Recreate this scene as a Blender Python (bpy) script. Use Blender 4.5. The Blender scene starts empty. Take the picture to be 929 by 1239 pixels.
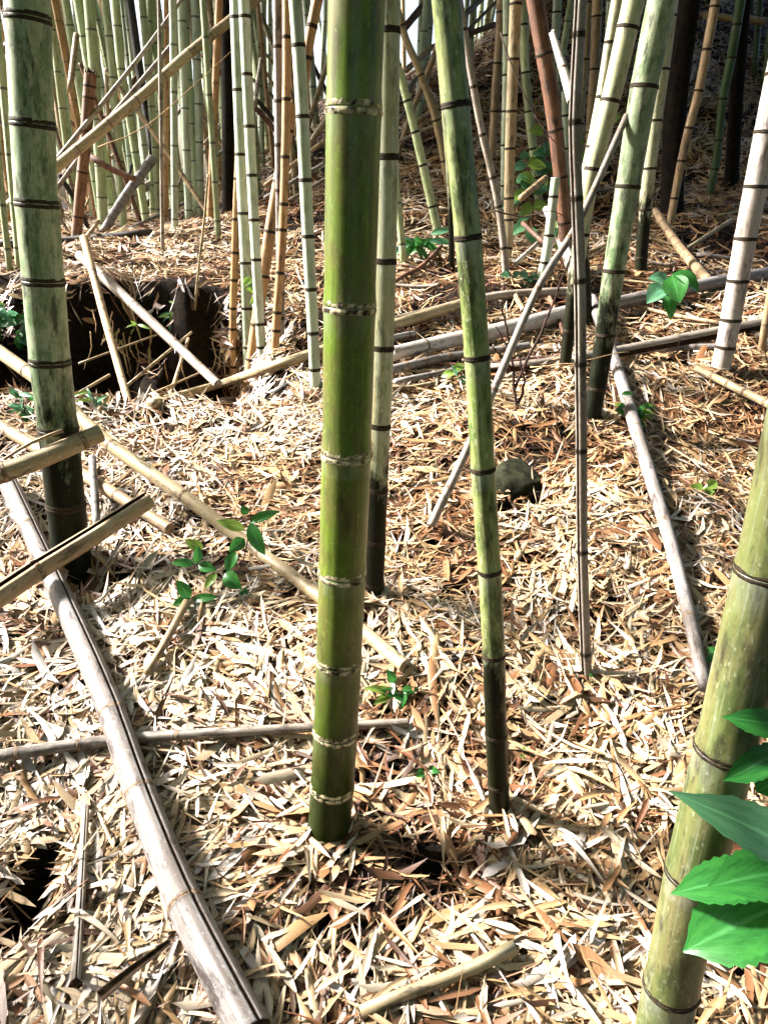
import bpy, math, random
import numpy as np
from mathutils import Vector

random.seed(7); np.random.seed(7)
S = bpy.context.scene
COL = S.collection
R = math.radians

# ------------------------------------------------------------------ camera, sky, sun, exposure
PITCH, CAMZ, FPX, CX, CY = 22.0, 1.5, 936.0, 464.5, 619.5      # photo is 929 x 1239
cam_d = bpy.data.cameras.new('camera'); cam = bpy.data.objects.new('camera', cam_d); COL.objects.link(cam)
cam.location = (0, 0, CAMZ); cam.rotation_euler = (R(90 - PITCH), 0, 0)
cam_d.sensor_fit = 'VERTICAL'; cam_d.angle_y = 2 * math.atan(CY / FPX)
cam_d.clip_start = 0.02; cam_d.clip_end = 500
S.camera = cam

SUN_AZ, SUN_EL = -76.0, 37.0            # azimuth from +Y (view direction), negative = to the left
W = bpy.data.worlds.new('World'); S.world = W; W.use_nodes = True
nt = W.node_tree; bg = nt.nodes['Background']
sky = nt.nodes.new('ShaderNodeTexSky'); sky.sky_type = 'NISHITA'; sky.sun_disc = False
sky.sun_elevation = R(SUN_EL); sky.sun_rotation = R(SUN_AZ)
sky.air_density = 1.0; sky.dust_density = 6.0; sky.ozone_density = 1.0
nt.links.new(sky.outputs[0], bg.inputs[0]); bg.inputs[1].default_value = 0.08
sl = bpy.data.lights.new('sun', 'SUN'); so = bpy.data.objects.new('sun', sl); COL.objects.link(so)
sl.energy = 5.0; sl.angle = R(8.5); sl.color = (1.0, 0.965, 0.92)
sd = Vector((math.sin(R(SUN_AZ)) * math.cos(R(SUN_EL)), math.cos(R(SUN_AZ)) * math.cos(R(SUN_EL)), math.sin(R(SUN_EL))))
so.rotation_euler = sd.to_track_quat('Z', 'Y').to_euler(); so.location = (-6, 3, 9)
S.view_settings.view_transform = 'Standard'; S.view_settings.look = 'None'
S.cycles.max_bounces = 5; S.cycles.diffuse_bounces = 2; S.cycles.glossy_bounces = 2; S.cycles.transmission_bounces = 2
S.view_settings.gamma = 1.0; S.view_settings.exposure = 2.55

# ------------------------------------------------------------------ terrain height
_tab = np.random.RandomState(3).rand(256, 256)
def vnoise(x, y):
    xi = np.floor(x).astype(int); yi = np.floor(y).astype(int)
    fx = x - xi; fy = y - yi; fx = fx*fx*(3-2*fx); fy = fy*fy*(3-2*fy)
    g = lambda i, j: _tab[i % 256, j % 256]
    return (g(xi,yi)*(1-fx)+g(xi+1,yi)*fx)*(1-fy)+(g(xi,yi+1)*(1-fx)+g(xi+1,yi+1)*fx)*fy - .5
def sst(a, b, t):
    t = np.clip((t-a)/(b-a), 0, 1); return t*t*(3-2*t)
def sp(t, k): return k*np.logaddexp(0, t/k)
def H(x, y, holes=True):
    x = np.asarray(x, float); y = np.asarray(y, float)
    a = x/np.maximum(y, .6)
    slope = .2*(y - sp(y-11, .5))
    ystop = 10.5 + 6.5*sst(.08, .3, a)
    w = sst(-.3, .28, a)
    hill = slope + .38*w*(sp(y-6.7, .35) - sp(y-ystop, .5))
    plat = .2*(y - sp(y-6.3, .3))
    z = plat + (hill-plat)*sst(-.32, -.05, a)
    n1 = vnoise(x*2.3+7, y*2.3); n2 = vnoise(x*6+3, y*6+9); n3 = vnoise(x*.8, y*.8+31)
    aa = a + .07*n1 + .03*n2; yy = y + .42*n1 + .22*n2 + .9*(a+.3)*sst(-.34, -.2, a)
    t = sst(3.40, 3.62, yy)*(1-sst(4.25, 4.85, yy))**.6*sst(-.56, -.42, aa)*(1-sst(-.29, -.12, aa))
    z = z - .95*t + .07*sst(4.4, 4.7, yy)*(1-sst(5, 6, y))*(1-sst(-.25, -.12, aa))
    z = z + (.16*vnoise(x*9, y*9+4)+.10*vnoise(x*21+2, y*21))*np.clip(4*t*(1-t)+.25*t, 0, 1)
    amp = sst(0, 4, y)
    z = z + .075*n1*(.6+amp) + .034*n2 + .16*n3*sst(3, 8, y)
    if holes:
        for hx, hy, rx, ry, dp in HOLES:
            q = ((x-hx)/rx)**2 + ((y-hy)/ry)**2
            z = z - dp*(1-sst(.35, 1.15, q))
    return z
HOLES = []
C0 = np.array([0, 0, CAMZ]); cp, spn = math.cos(R(PITCH)), math.sin(R(PITCH))
FW = np.array([0, cp, -spn]); UP = np.array([0, spn, cp]); RT = np.array([1., 0, 0])
def ray(px, py): return RT*(px-CX)/FPX - UP*(py-CY)/FPX + FW
def at_y(px, py, Y):
    d = ray(px, py); return C0 + d*(Y/d[1])
_ts = np.concatenate([np.linspace(.6, 8, 900), np.linspace(8.01, 60, 900)])
def ground(px, py, lift=0.0):
    d = ray(px, py); P = C0[None] + _ts[:, None]*d[None]
    f = P[:, 2] - H(P[:, 0], P[:, 1]) - lift
    i = np.argmax(f < 0)
    if f[i] >= 0: i = len(_ts)-1
    i = max(i, 1); t0, t1 = _ts[i-1], _ts[i]
    t = t0 + (t1-t0)*f[i-1]/(f[i-1]-f[i]+1e-9)
    return C0 + d*t
def depth(P): return float(np.dot(np.asarray(P)-C0, FW))
def proj_y(P):
    v = P-C0[None]; dz = v@FW; return CY - FPX*(v@UP)/dz
_h = ground(42, 1085); _h2 = ground(526, 1052)
_h3 = ground(112, 708); _h4 = ground(633, 612)
HOLES = [(_h[0], _h[1], .042, .11, .16), (_h2[0], _h2[1], .05, .022, .07), (_h3[0], _h3[1], .09, .08, .10), (_h4[0], _h4[1], .10, .05, .10)]

# ------------------------------------------------------------------ materials
def mat_new(name):
    m = bpy.data.materials.new(name); m.use_nodes = True
    return m, m.node_tree, m.node_tree.nodes['Principled BSDF']
def nd(t, kind, **kw):
    n = t.nodes.new(kind)
    for k, v in kw.items(): setattr(n, k, v)
    return n
def ramp(t, fac, stops, interp='LINEAR'):
    r = nd(t, 'ShaderNodeValToRGB'); r.color_ramp.interpolation = interp
    e = r.color_ramp.elements
    while len(e) < len(stops): e.new(.5)
    for i, (p, c) in enumerate(stops):
        e[i].position = p; e[i].color = (c[0], c[1], c[2], 1) if hasattr(c, '__len__') else (c, c, c, 1)
    t.links.new(fac, r.inputs[0]); return r.outputs[0]
def mix(t, fac, a, b, mode='MIX'):
    m = nd(t, 'ShaderNodeMix', data_type='RGBA', blend_type=mode)
    for s, v in ((m.inputs[0], fac), (m.inputs[6], a), (m.inputs[7], b)):
        if hasattr(v, 'is_linked'): t.links.new(v, s)
        elif hasattr(v, '__len__'): s.default_value = (v[0], v[1], v[2], 1)
        else: s.default_value = v
    return m.outputs[2]
def noise(t, vec, scale, sc3=(1, 1, 1), detail=3, rough=.55):
    mp = nd(t, 'ShaderNodeMapping'); mp.inputs['Scale'].default_value = sc3
    t.links.new(vec, mp.inputs[0])
    n = nd(t, 'ShaderNodeTexNoise'); n.inputs['Scale'].default_value = scale
    n.inputs['Detail'].default_value = detail; n.inputs['Roughness'].default_value = rough
    t.links.new(mp.outputs[0], n.inputs['Vector']); return n.outputs[0]
def attr(t, name, out='Vector'):
    a = nd(t, 'ShaderNodeAttribute', attribute_name=name); return a.outputs[out]
def bump(t, b, h, strength, dist=.002):
    n = nd(t, 'ShaderNodeBump'); n.inputs['Strength'].default_value = strength; n.inputs['Distance'].default_value = dist
    t.links.new(h, n.inputs['Height']); t.links.new(n.outputs[0], b.inputs['Normal'])

def culm_mat(name, c1, c2, c3, stain=(.02, .018, .01), samt=.5, powder=.0, rough=.38, ring=True, vary=.25, moss=None, ringd=.95, foot=0.0, val=.58, footk=.9, footc=(.004, .0045, .002)):
    """Bamboo skin: streaks along the culm, blotches, stains, a dark line at each node and pale bloom under it."""
    m, t, b = mat_new(name)
    oi = nd(t, 'ShaderNodeObjectInfo')
    off = nd(t, 'ShaderNodeVectorMath', operation='MULTIPLY_ADD')
    t.links.new(oi.outputs['Location'], off.inputs[0]); off.inputs[1].default_value = (3.1, 5.7, 1.3)
    t.links.new(attr(t, 'cyl'), off.inputs[2]); v = off.outputs[0]
    streak = noise(t, v, 1.0, (95, 95, 2.2), 4, .6)
    blotch = noise(t, v, 1.0, (16, 16, 5.5), 4, .6)
    fine = noise(t, v, 1.0, (240, 240, 18), 3, .6)
    c = ramp(t, streak, [(.3, c2), (.52, c1), (.72, c3)])
    c = mix(t, ramp(t, blotch, [(.38, 0), (.66, .8)]), c, c2)
    if moss: c = mix(t, ramp(t, noise(t, v, 1.0, (22, 22, 9), 5, .65), [(.46, 0), (.58, .8)]), c, moss)
    st = noise(t, v, 1.0, (34, 34, 10), 5, .68)
    c = mix(t, ramp(t, st, [(.53, 0), (.64, samt)]), c, stain)
    c = mix(t, ramp(t, fine, [(.62, 0), (.78, .35*samt)]), c, stain)
    sc = noise(t, v, 1.0, (420, 420, 5), 2, .5)
    c = mix(t, ramp(t, sc, [(.64, 0), (.72, .35)]), c, tuple(min(1, x*1.5+.05) for x in c3))
    lich = noise(t, v, 1.0, (130, 130, 75), 4, .7)
    c = mix(t, ramp(t, lich, [(.58, 0), (.66, .45)]), c, tuple(min(1, x*1.25+.06) for x in c3))
    dk = noise(t, v, 1.0, (150, 150, 40), 4, .75)
    c = mix(t, ramp(t, dk, [(.55, 0), (.66, .7*samt)]), c, stain)
    nda = attr(t, 'nd', 'Fac')              # d above a node, 1-d below it (metres)
    if powder:
        p = ramp(t, nda, [(0, 0), (1, 0)])
        mr = nd(t, 'ShaderNodeMapRange'); t.links.new(nda, mr.inputs[0])
        mr.inputs[1].default_value = .945; mr.inputs[2].default_value = .996; mr.inputs[3].default_value = 0; mr.inputs[4].default_value = powder
        lt = nd(t, 'ShaderNodeMath', operation='GREATER_THAN'); t.links.new(nda, lt.inputs[0]); lt.inputs[1].default_value = .5
        mm = nd(t, 'ShaderNodeMath', operation='MULTIPLY'); t.links.new(mr.outputs[0], mm.inputs[0]); t.links.new(lt.outputs[0], mm.inputs[1])
        m2 = nd(t, 'ShaderNodeMath', operation='MULTIPLY'); t.links.new(mm.outputs[0], m2.inputs[0]); t.links.new(ramp(t, noise(t, v, 1.0, (60, 60, 14), 4, .65), [(.38, 0), (.62, 1)]), m2.inputs[1])
        c = mix(t, m2.outputs[0], c, (.62, .66, .58))
    if foot:                                # darker towards the foot of the culm in ragged patches
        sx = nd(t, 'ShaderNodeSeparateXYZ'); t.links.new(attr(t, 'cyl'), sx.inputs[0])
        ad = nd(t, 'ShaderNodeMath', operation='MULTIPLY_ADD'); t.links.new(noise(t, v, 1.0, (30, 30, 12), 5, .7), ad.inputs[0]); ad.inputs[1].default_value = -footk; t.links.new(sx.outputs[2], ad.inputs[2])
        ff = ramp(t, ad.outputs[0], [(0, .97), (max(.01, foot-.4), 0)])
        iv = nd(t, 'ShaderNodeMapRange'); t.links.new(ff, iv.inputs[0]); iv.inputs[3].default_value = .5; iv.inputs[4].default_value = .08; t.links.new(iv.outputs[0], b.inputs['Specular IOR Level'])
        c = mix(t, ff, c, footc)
    if ring:
        ab = nd(t, 'ShaderNodeMath', operation='PINGPONG'); t.links.new(nda, ab.inputs[0]); ab.inputs[1].default_value = .5
        mr = nd(t, 'ShaderNodeMapRange'); t.links.new(ab.outputs[0], mr.inputs[0])
        mr.inputs[1].default_value = .004; mr.inputs[2].default_value = .010; mr.inputs[3].default_value = ringd; mr.inputs[4].default_value = 0
        c = mix(t, mr.outputs[0], c, (.018, .012, .008))
    hs = nd(t, 'ShaderNodeHueSaturation'); t.links.new(c, hs.inputs['Color'])
    mr = nd(t, 'ShaderNodeMapRange'); t.links.new(oi.outputs['Random'], mr.inputs[0])
    mr.inputs[3].default_value = val*(1-vary); mr.inputs[4].default_value = val*(1+vary); t.links.new(mr.outputs[0], hs.inputs['Value'])
    t.links.new(hs.outputs[0], b.inputs['Base Color'])
    t.links.new(ramp(t, blotch, [(.3, rough-.06), (.7, rough+.2)]), b.inputs['Roughness'])
    bump(t, b, streak, .25, .0015)
    return m

M = {}
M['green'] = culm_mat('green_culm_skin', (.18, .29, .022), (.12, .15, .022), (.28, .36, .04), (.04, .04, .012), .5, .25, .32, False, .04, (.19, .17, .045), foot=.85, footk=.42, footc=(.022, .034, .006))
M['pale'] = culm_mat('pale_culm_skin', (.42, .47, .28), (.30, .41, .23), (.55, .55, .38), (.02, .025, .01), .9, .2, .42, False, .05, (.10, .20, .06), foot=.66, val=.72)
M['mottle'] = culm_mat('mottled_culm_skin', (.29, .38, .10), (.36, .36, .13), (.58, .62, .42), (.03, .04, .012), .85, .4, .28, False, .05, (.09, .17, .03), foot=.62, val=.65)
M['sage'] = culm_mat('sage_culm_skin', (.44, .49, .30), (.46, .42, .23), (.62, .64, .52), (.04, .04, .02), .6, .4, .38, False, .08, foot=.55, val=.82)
M['big'] = culm_mat('yellow_green_culm_skin', (.27, .33, .10), (.33, .29, .12), (.55, .60, .42), (.04, .036, .018), .75, .45, .33, False, .05, (.13, .19, .05), val=.46)
M['far'] = culm_mat('grove_culm_skin', (.40, .46, .25), (.28, .36, .17), (.58, .60, .45), (.04, .04, .02), .5, .5, .42, True, .3, val=.85)
M['farb'] = culm_mat('grove_blue_culm_skin', (.46, .54, .43), (.34, .43, .28), (.64, .68, .60), (.04, .05, .03), .4, .6, .42, True, .2, val=.9)
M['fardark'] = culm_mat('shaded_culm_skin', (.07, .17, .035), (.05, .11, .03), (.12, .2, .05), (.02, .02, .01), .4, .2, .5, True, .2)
M['tan'] = culm_mat('tan_dead_culm_skin', (.54, .39, .21), (.40, .25, .13), (.62, .50, .32), (.06, .035, .02), .7, 0, .5, True, .25, ringd=.7, val=.62)
M['orange'] = culm_mat('orange_dead_culm_skin', (.56, .32, .13), (.42, .20, .08), (.64, .46, .25), (.07, .03, .015), .7, 0, .5, True, .15, ringd=.6, val=.75)
M['rust'] = culm_mat('rust_dead_culm_skin', (.24, .10, .045), (.11, .045, .025), (.40, .22, .12), (.015, .008, .006), .9, 0, .6, True, .15, ringd=.8, val=.7)
M['grey'] = culm_mat('bleached_dead_culm_skin', (.47, .43, .41), (.25, .20, .17), (.62, .60, .60), (.06, .035, .03), .9, 0, .55, True, .1, ringd=.6, val=.48)
M['straw'] = culm_mat('straw_dead_culm_skin', (.56, .45, .25), (.40, .28, .14), (.66, .58, .40), (.05, .035, .02), .8, 0, .5, True, .15, ringd=.6, val=.6)
M['pink'] = culm_mat('pinkish_dead_culm_skin', (.45, .39, .33), (.24, .18, .13), (.58, .54, .48), (.05, .03, .02), .75, 0, .5, True, .1, ringd=.6, val=.62)
M['white'] = culm_mat('white_dead_culm_skin', (.66, .61, .57), (.46, .37, .31), (.76, .73, .71), (.09, .05, .035), .7, 0, .5, True, .08, ringd=.6, val=.78)
M['black'] = culm_mat('black_rotten_skin', (.03, .022, .018), (.018, .013, .01), (.06, .045, .035), (.01, .01, .01), .6, 0, .7, True, .3)
def simple(name, c1, c2, scale=60, rough=.7, bs=.4):
    m, t, b = mat_new(name); tc = nd(t, 'ShaderNodeTexCoord')
    n = noise(t, tc.outputs['Object'], scale, (1, 1, 1), 5, .65)
    t.links.new(ramp(t, n, [(.4, c1), (.62, c2)]), b.inputs['Base Color']); b.inputs['Roughness'].default_value = rough; b.inputs['Specular IOR Level'].default_value = .15
    bump(t, b, n, bs, .004); return m
M['ring'] = simple('node_scar_dark', (.012, .009, .006), (.05, .035, .02), 180)
M['crust'] = simple('node_scar_crusted', (.02, .014, .007), (.60, .52, .32), 75, .8, .8)
M['scar'] = simple('dead_node_scar', (.10, .06, .035), (.30, .21, .14), 120)
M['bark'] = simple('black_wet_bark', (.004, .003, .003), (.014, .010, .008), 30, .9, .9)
M['twig'] = simple('dark_twig_bark', (.02, .012, .01), (.07, .035, .025), 90)
M['vine'] = simple('tan_vine_bark', (.25, .15, .07), (.4, .28, .15), 90)
M['soil'] = None

def soil():
    m, t, b = mat_new('dark_forest_soil'); tc = nd(t, 'ShaderNodeTexCoord'); o = tc.outputs['Object']
    n = noise(t, o, 24, (1, 1, 1), 6, .7); n2 = noise(t, o, 90, (1, 1, .5), 4, .7)
    c = ramp(t, n, [(.35, (.004, .003, .002)), (.52, (.010, .0065, .004)), (.7, (.026, .015, .008))])
    c = mix(t, ramp(t, n2, [(.56, 0), (.68, .5)]), c, (.045, .025, .013))
    t.links.new(c, b.inputs['Base Color']); b.inputs['Roughness'].default_value = .95; b.inputs['Specular IOR Level'].default_value = .1
    bump(t, b, n2, .8, .02); return m
M['soil'] = soil()
LITTER = [(0, (.012, .006, .004)), (.10, (.06, .02, .01)), (.20, (.22, .08, .035)), (.32, (.42, .21, .095)),
          (.46, (.58, .38, .18)), (.64, (.68, .52, .31)), (.82, (.75, .64, .48)), (1, (.80, .74, .69))]
LITTER = [(p, tuple(.62*x for x in c)) for p, c in LITTER]
def litter(name, per_object):
    m, t, b = mat_new(name)
    if per_object: f = nd(t, 'ShaderNodeObjectInfo').outputs['Random']
    else: f = attr(t, 'lc', 'Fac')
    c = ramp(t, f, LITTER)
    uv = attr(t, 'luv')
    s = noise(t, uv, 1.0, (30, 2.0, 1), 3, .6)
    c = mix(t, ramp(t, s, [(.35, .45), (.6, 0)]), c, (.22, .10, .035))
    s2 = noise(t, uv, 1.0, (4, 4, 1), 4, .6)
    c = mix(t, ramp(t, s2, [(.56, 0), (.72, .5)]), c, (.20, .09, .04))
    t.links.new(c, b.inputs['Base Color']); b.inputs['Roughness'].default_value = .46
    bump(t, b, s, .35, .001); return m
M['litter'] = litter('dry_bamboo_leaf_litter', False); M['leaf1'] = litter('dry_bamboo_leaf', True)
def leafmat(name, c1, c2, rough=.35):
    m, t, b = mat_new(name)
    uv = attr(t, 'luv'); w = nd(t, 'ShaderNodeTexWave', wave_type='BANDS', bands_direction='DIAGONAL')
    w.inputs['Scale'].default_value = 3.2; w.inputs['Distortion'].default_value = 2
    ab = nd(t, 'ShaderNodeVectorMath', operation='ABSOLUTE'); t.links.new(uv, ab.inputs[0]); t.links.new(ab.outputs[0], w.inputs['Vector'])
    n = noise(t, uv, 3, (1, 1, 1), 4, .6)
    c = mix(t, ramp(t, n, [(.35, 0), (.65, 1)]), c1, c2)
    c = mix(t, ramp(t, w.outputs[0], [(.86, 0), (.99, .2)]), c, tuple(min(1, x*2.0+.02) for x in c1))
    sx = nd(t, 'ShaderNodeSeparateXYZ'); t.links.new(ab.outputs[0], sx.inputs[0])
    c = mix(t, ramp(t, sx.outputs[0], [(.02, .6), (.09, 0)]), c, tuple(min(1, x*2.2+.05) for x in c1))
    t.links.new(c, b.inputs['Base Color']); b.inputs['Roughness'].default_value = rough
    b.inputs['Transmission Weight'].default_value = 0
    tr = nd(t, 'ShaderNodeBsdfTranslucent'); t.links.new(c, tr.inputs[0])
    ms = nd(t, 'ShaderNodeMixShader'); ms.inputs[0].default_value = .38
    t.links.new(b.outputs[0], ms.inputs[1]); t.links.new(tr.outputs[0], ms.inputs[2])
    t.links.new(ms.outputs[0], t.nodes['Material Output'].inputs[0])
    bump(t, b, w.outputs[0], .12, .0006); return m
M['leaf'] = leafmat('green_leaf', (.022, .12, .022), (.048, .20, .035), .26)
M['leaf2'] = leafmat('glossy_broad_leaf', (.025, .15, .03), (.05, .25, .045), .22)
M['leafm'] = leafmat('mint_broad_leaf', (.08, .26, .11), (.15, .36, .19), .28)
M['leafy'] = leafmat('yellow_green_leaf', (.14, .26, .04), (.22, .32, .06))
M['leafb'] = leafmat('bluish_green_leaf', (.05, .17, .08), (.11, .26, .15))
M['leafd'] = leafmat('canopy_leaf', (.04, .10, .02), (.07, .15, .03), .5)
M['stone'] = simple('mossy_stone', (.004, .005, .002), (.024, .025, .011), 26, .9, 1.0)
M['stemg'] = simple('plain_green_stem', (.10, .16, .05), (.18, .24, .09), 12, .5, .1)
M['stone2'] = simple('brown_stone', (.05, .03, .018), (.16, .10, .06), 30, .9, 1.0)
M['hollow'] = simple('culm_inside', (.014, .008, .005), (.05, .028, .014), 60, .9)

# ------------------------------------------------------------------ mesh helpers
def props(o, label=None, cat=None, group=None, kind=None):
    if label: o['label'] = label
    if cat: o['category'] = cat
    if group: o['group'] = group
    if kind: o['kind'] = kind
    return o
def link(name, me, mat=None, parent=None, loc=(0, 0, 0)):
    o = bpy.data.objects.new(name, me); COL.objects.link(o)
    if me is not None and mat is not None and not me.materials: me.materials.append(mat)
    o.location = loc
    if parent: o.parent = parent
    return o
def empty(name, loc): return link(name, None, None, None, loc)
def smooth(me): me.polygons.foreach_set('use_smooth', np.ones(len(me.polygons), bool)); return me
def mesh_np(name, V, F, attrs=None, sm=True):
    me = bpy.data.meshes.new(name); me.from_pydata([tuple(v) for v in V], [], F)
    for k, (typ, arr) in (attrs or {}).items():
        a = me.attributes.new(k, typ, 'POINT'); a.data.foreach_set('vector' if typ == 'FLOAT_VECTOR' else 'value', np.asarray(arr, np.float32).ravel())
    if sm: smooth(me)
    me.update(); return me
def frames(P):
    T = np.gradient(P, axis=0); T /= np.linalg.norm(T, axis=1)[:, None]
    N = []
    tm = T.mean(0); ref = np.array([0, -1., 0]) if abs(tm[2]) > .8*np.linalg.norm(tm) else np.array([0, 0, 1.])
    for t in T:
        n = ref - np.dot(ref, t)*t; N.append(n/np.linalg.norm(n))
    N = np.array(N); return T, N, np.cross(T, N)
def section(segs, crack=None, gap=None):
    """unit cross-section; crack = (angle, half width, depth); gap = (angle, half opening): C-shaped split culm"""
    if gap:
        a0 = gap[0]+gap[1]; a1 = gap[0]+2*math.pi-gap[1]
        th = np.linspace(a0, a1, segs)
        out = [(math.cos(q), math.sin(q)) for q in th]; inn = [(.80*math.cos(q), .80*math.sin(q)) for q in th[::-1]]
        return np.array(out+inn)
    th = list(np.arange(segs)*2*math.pi/segs)
    pts = []
    if crack:
        ca, hw, dp = crack
        keep = [q for q in th if abs((q-ca+math.pi) % (2*math.pi)-math.pi) > hw*1.5]
        pts = [(q, 1.0) for q in keep] + [(ca-hw, 1.0), (ca-hw*.55, 1-dp), (ca+hw*.55, 1-dp), (ca+hw, .985)]
        pts = sorted([(q % (2*math.pi), r) for q, r in pts])
    else: pts = [(q, 1.0) for q in th]
    return np.array([(r*math.cos(q), r*math.sin(q)) for q, r in pts])
def tube(name, P, Rr, sec, nda=None, v=None, base=(0, 0, 0), caps=('flat', 'flat'), jag=0.0, wob=0.0, mat=None):
    P = np.asarray(P, float); Rr = np.asarray(Rr, float); n = len(P); k = len(sec)
    T, N, B = frames(P)
    if v is None: v = np.concatenate([[0], np.cumsum(np.linalg.norm(np.diff(P, axis=0), axis=1))])
    if nda is None: nda = np.full(n, .5)
    V = P[:, None]+Rr[:, None, None]*(sec[None, :, 0, None]*N[:, None]+sec[None, :, 1, None]*B[:, None])
    if wob: V = V+np.random.normal(0, wob, V.shape)
    if jag:
        V[0] -= T[0]*np.random.uniform(0, jag, (k, 1)); V[-1] += T[-1]*np.random.uniform(0, jag, (k, 1))
    cyl = np.concatenate([Rr[:, None, None]*np.repeat(sec[None], n, 0), np.repeat(np.asarray(v)[:, None, None], k, 1)], 2)
    VV = [V.reshape(-1, 3)]; AA = [cyl.reshape(-1, 3)]; ND = [np.repeat(nda, k)]
    F = [(i*k+j, i*k+(j+1) % k, (i+1)*k+(j+1) % k, (i+1)*k+j) for i in range(n-1) for j in range(k)]
    cnt = n*k
    for e, (row, sgn) in enumerate(((0, 1), (n-1, -1))):
        mode = caps[e]; ring = list(range(row*k, row*k+k))
        if mode == 'flat': F.append(tuple(ring[::-1] if e == 0 else ring))
        elif mode == 'hollow':
            c = P[row]; off = [0.0, .06]
            for q, o in enumerate(off):
                W2 = c[None]+(V[row]-c[None])*.76+sgn*T[row]*o
                VV.append(W2); AA.append(cyl[row]); ND.append(np.full(k, .5))
                new = list(range(cnt, cnt+k)); cnt += k
                for j in range(k):
                    f = (ring[j], new[j], new[(j+1) % k], ring[(j+1) % k]); F.append(f if e == 0 else f[::-1])
                ring = new
            F.append(tuple(ring[::-1] if e == 0 else ring))
    V = np.concatenate(VV)-np.asarray(base)[None]
    me = mesh_np(name, V, F, {'cyl': ('FLOAT_VECTOR', np.concatenate(AA)), 'nd': ('FLOAT', np.concatenate(ND))})
    low = np.hypot(sec[:, 0], sec[:, 1]) < .9
    if mat is not None:
        me.materials.append(mat)
        if low.any() or 'hollow' in caps:
            me.materials.append(M['hollow'])
            q = np.zeros(len(me.polygons), np.int32)
            for i, f in enumerate(F):
                if any(x >= n*k for x in f) or any(low[x % k] for x in f): q[i] = 1
            me.polygons.foreach_set('material_index', q)
    return me
def catmull(P, per=14):
    P = np.asarray(P, float)
    if len(P) == 2: return P[0]+(P[1]-P[0])*np.linspace(0, 1, per*2)[:, None]
    Q = np.vstack([2*P[0]-P[1], P, 2*P[-1]-P[-2]]); out = []
    for i in range(1, len(Q)-2):
        for t in np.linspace(0, 1, per, endpoint=(i == len(Q)-3)):
            out.append(.5*((2*Q[i])+(-Q[i-1]+Q[i+1])*t+(2*Q[i-1]-5*Q[i]+4*Q[i+1]-Q[i+2])*t*t+(-Q[i-1]+3*Q[i]-3*Q[i+1]+Q[i+2])*t**3))
    return np.array(out)
class Path:
    def __init__(s, P):
        s.P = P; s.s = np.concatenate([[0], np.cumsum(np.linalg.norm(np.diff(P, axis=0), axis=1))]); s.L = s.s[-1]
    def at(s, q):
        q = np.asarray(q, float); return np.stack([np.interp(q, s.s, s.P[:, i]) for i in range(3)], -1)

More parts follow.
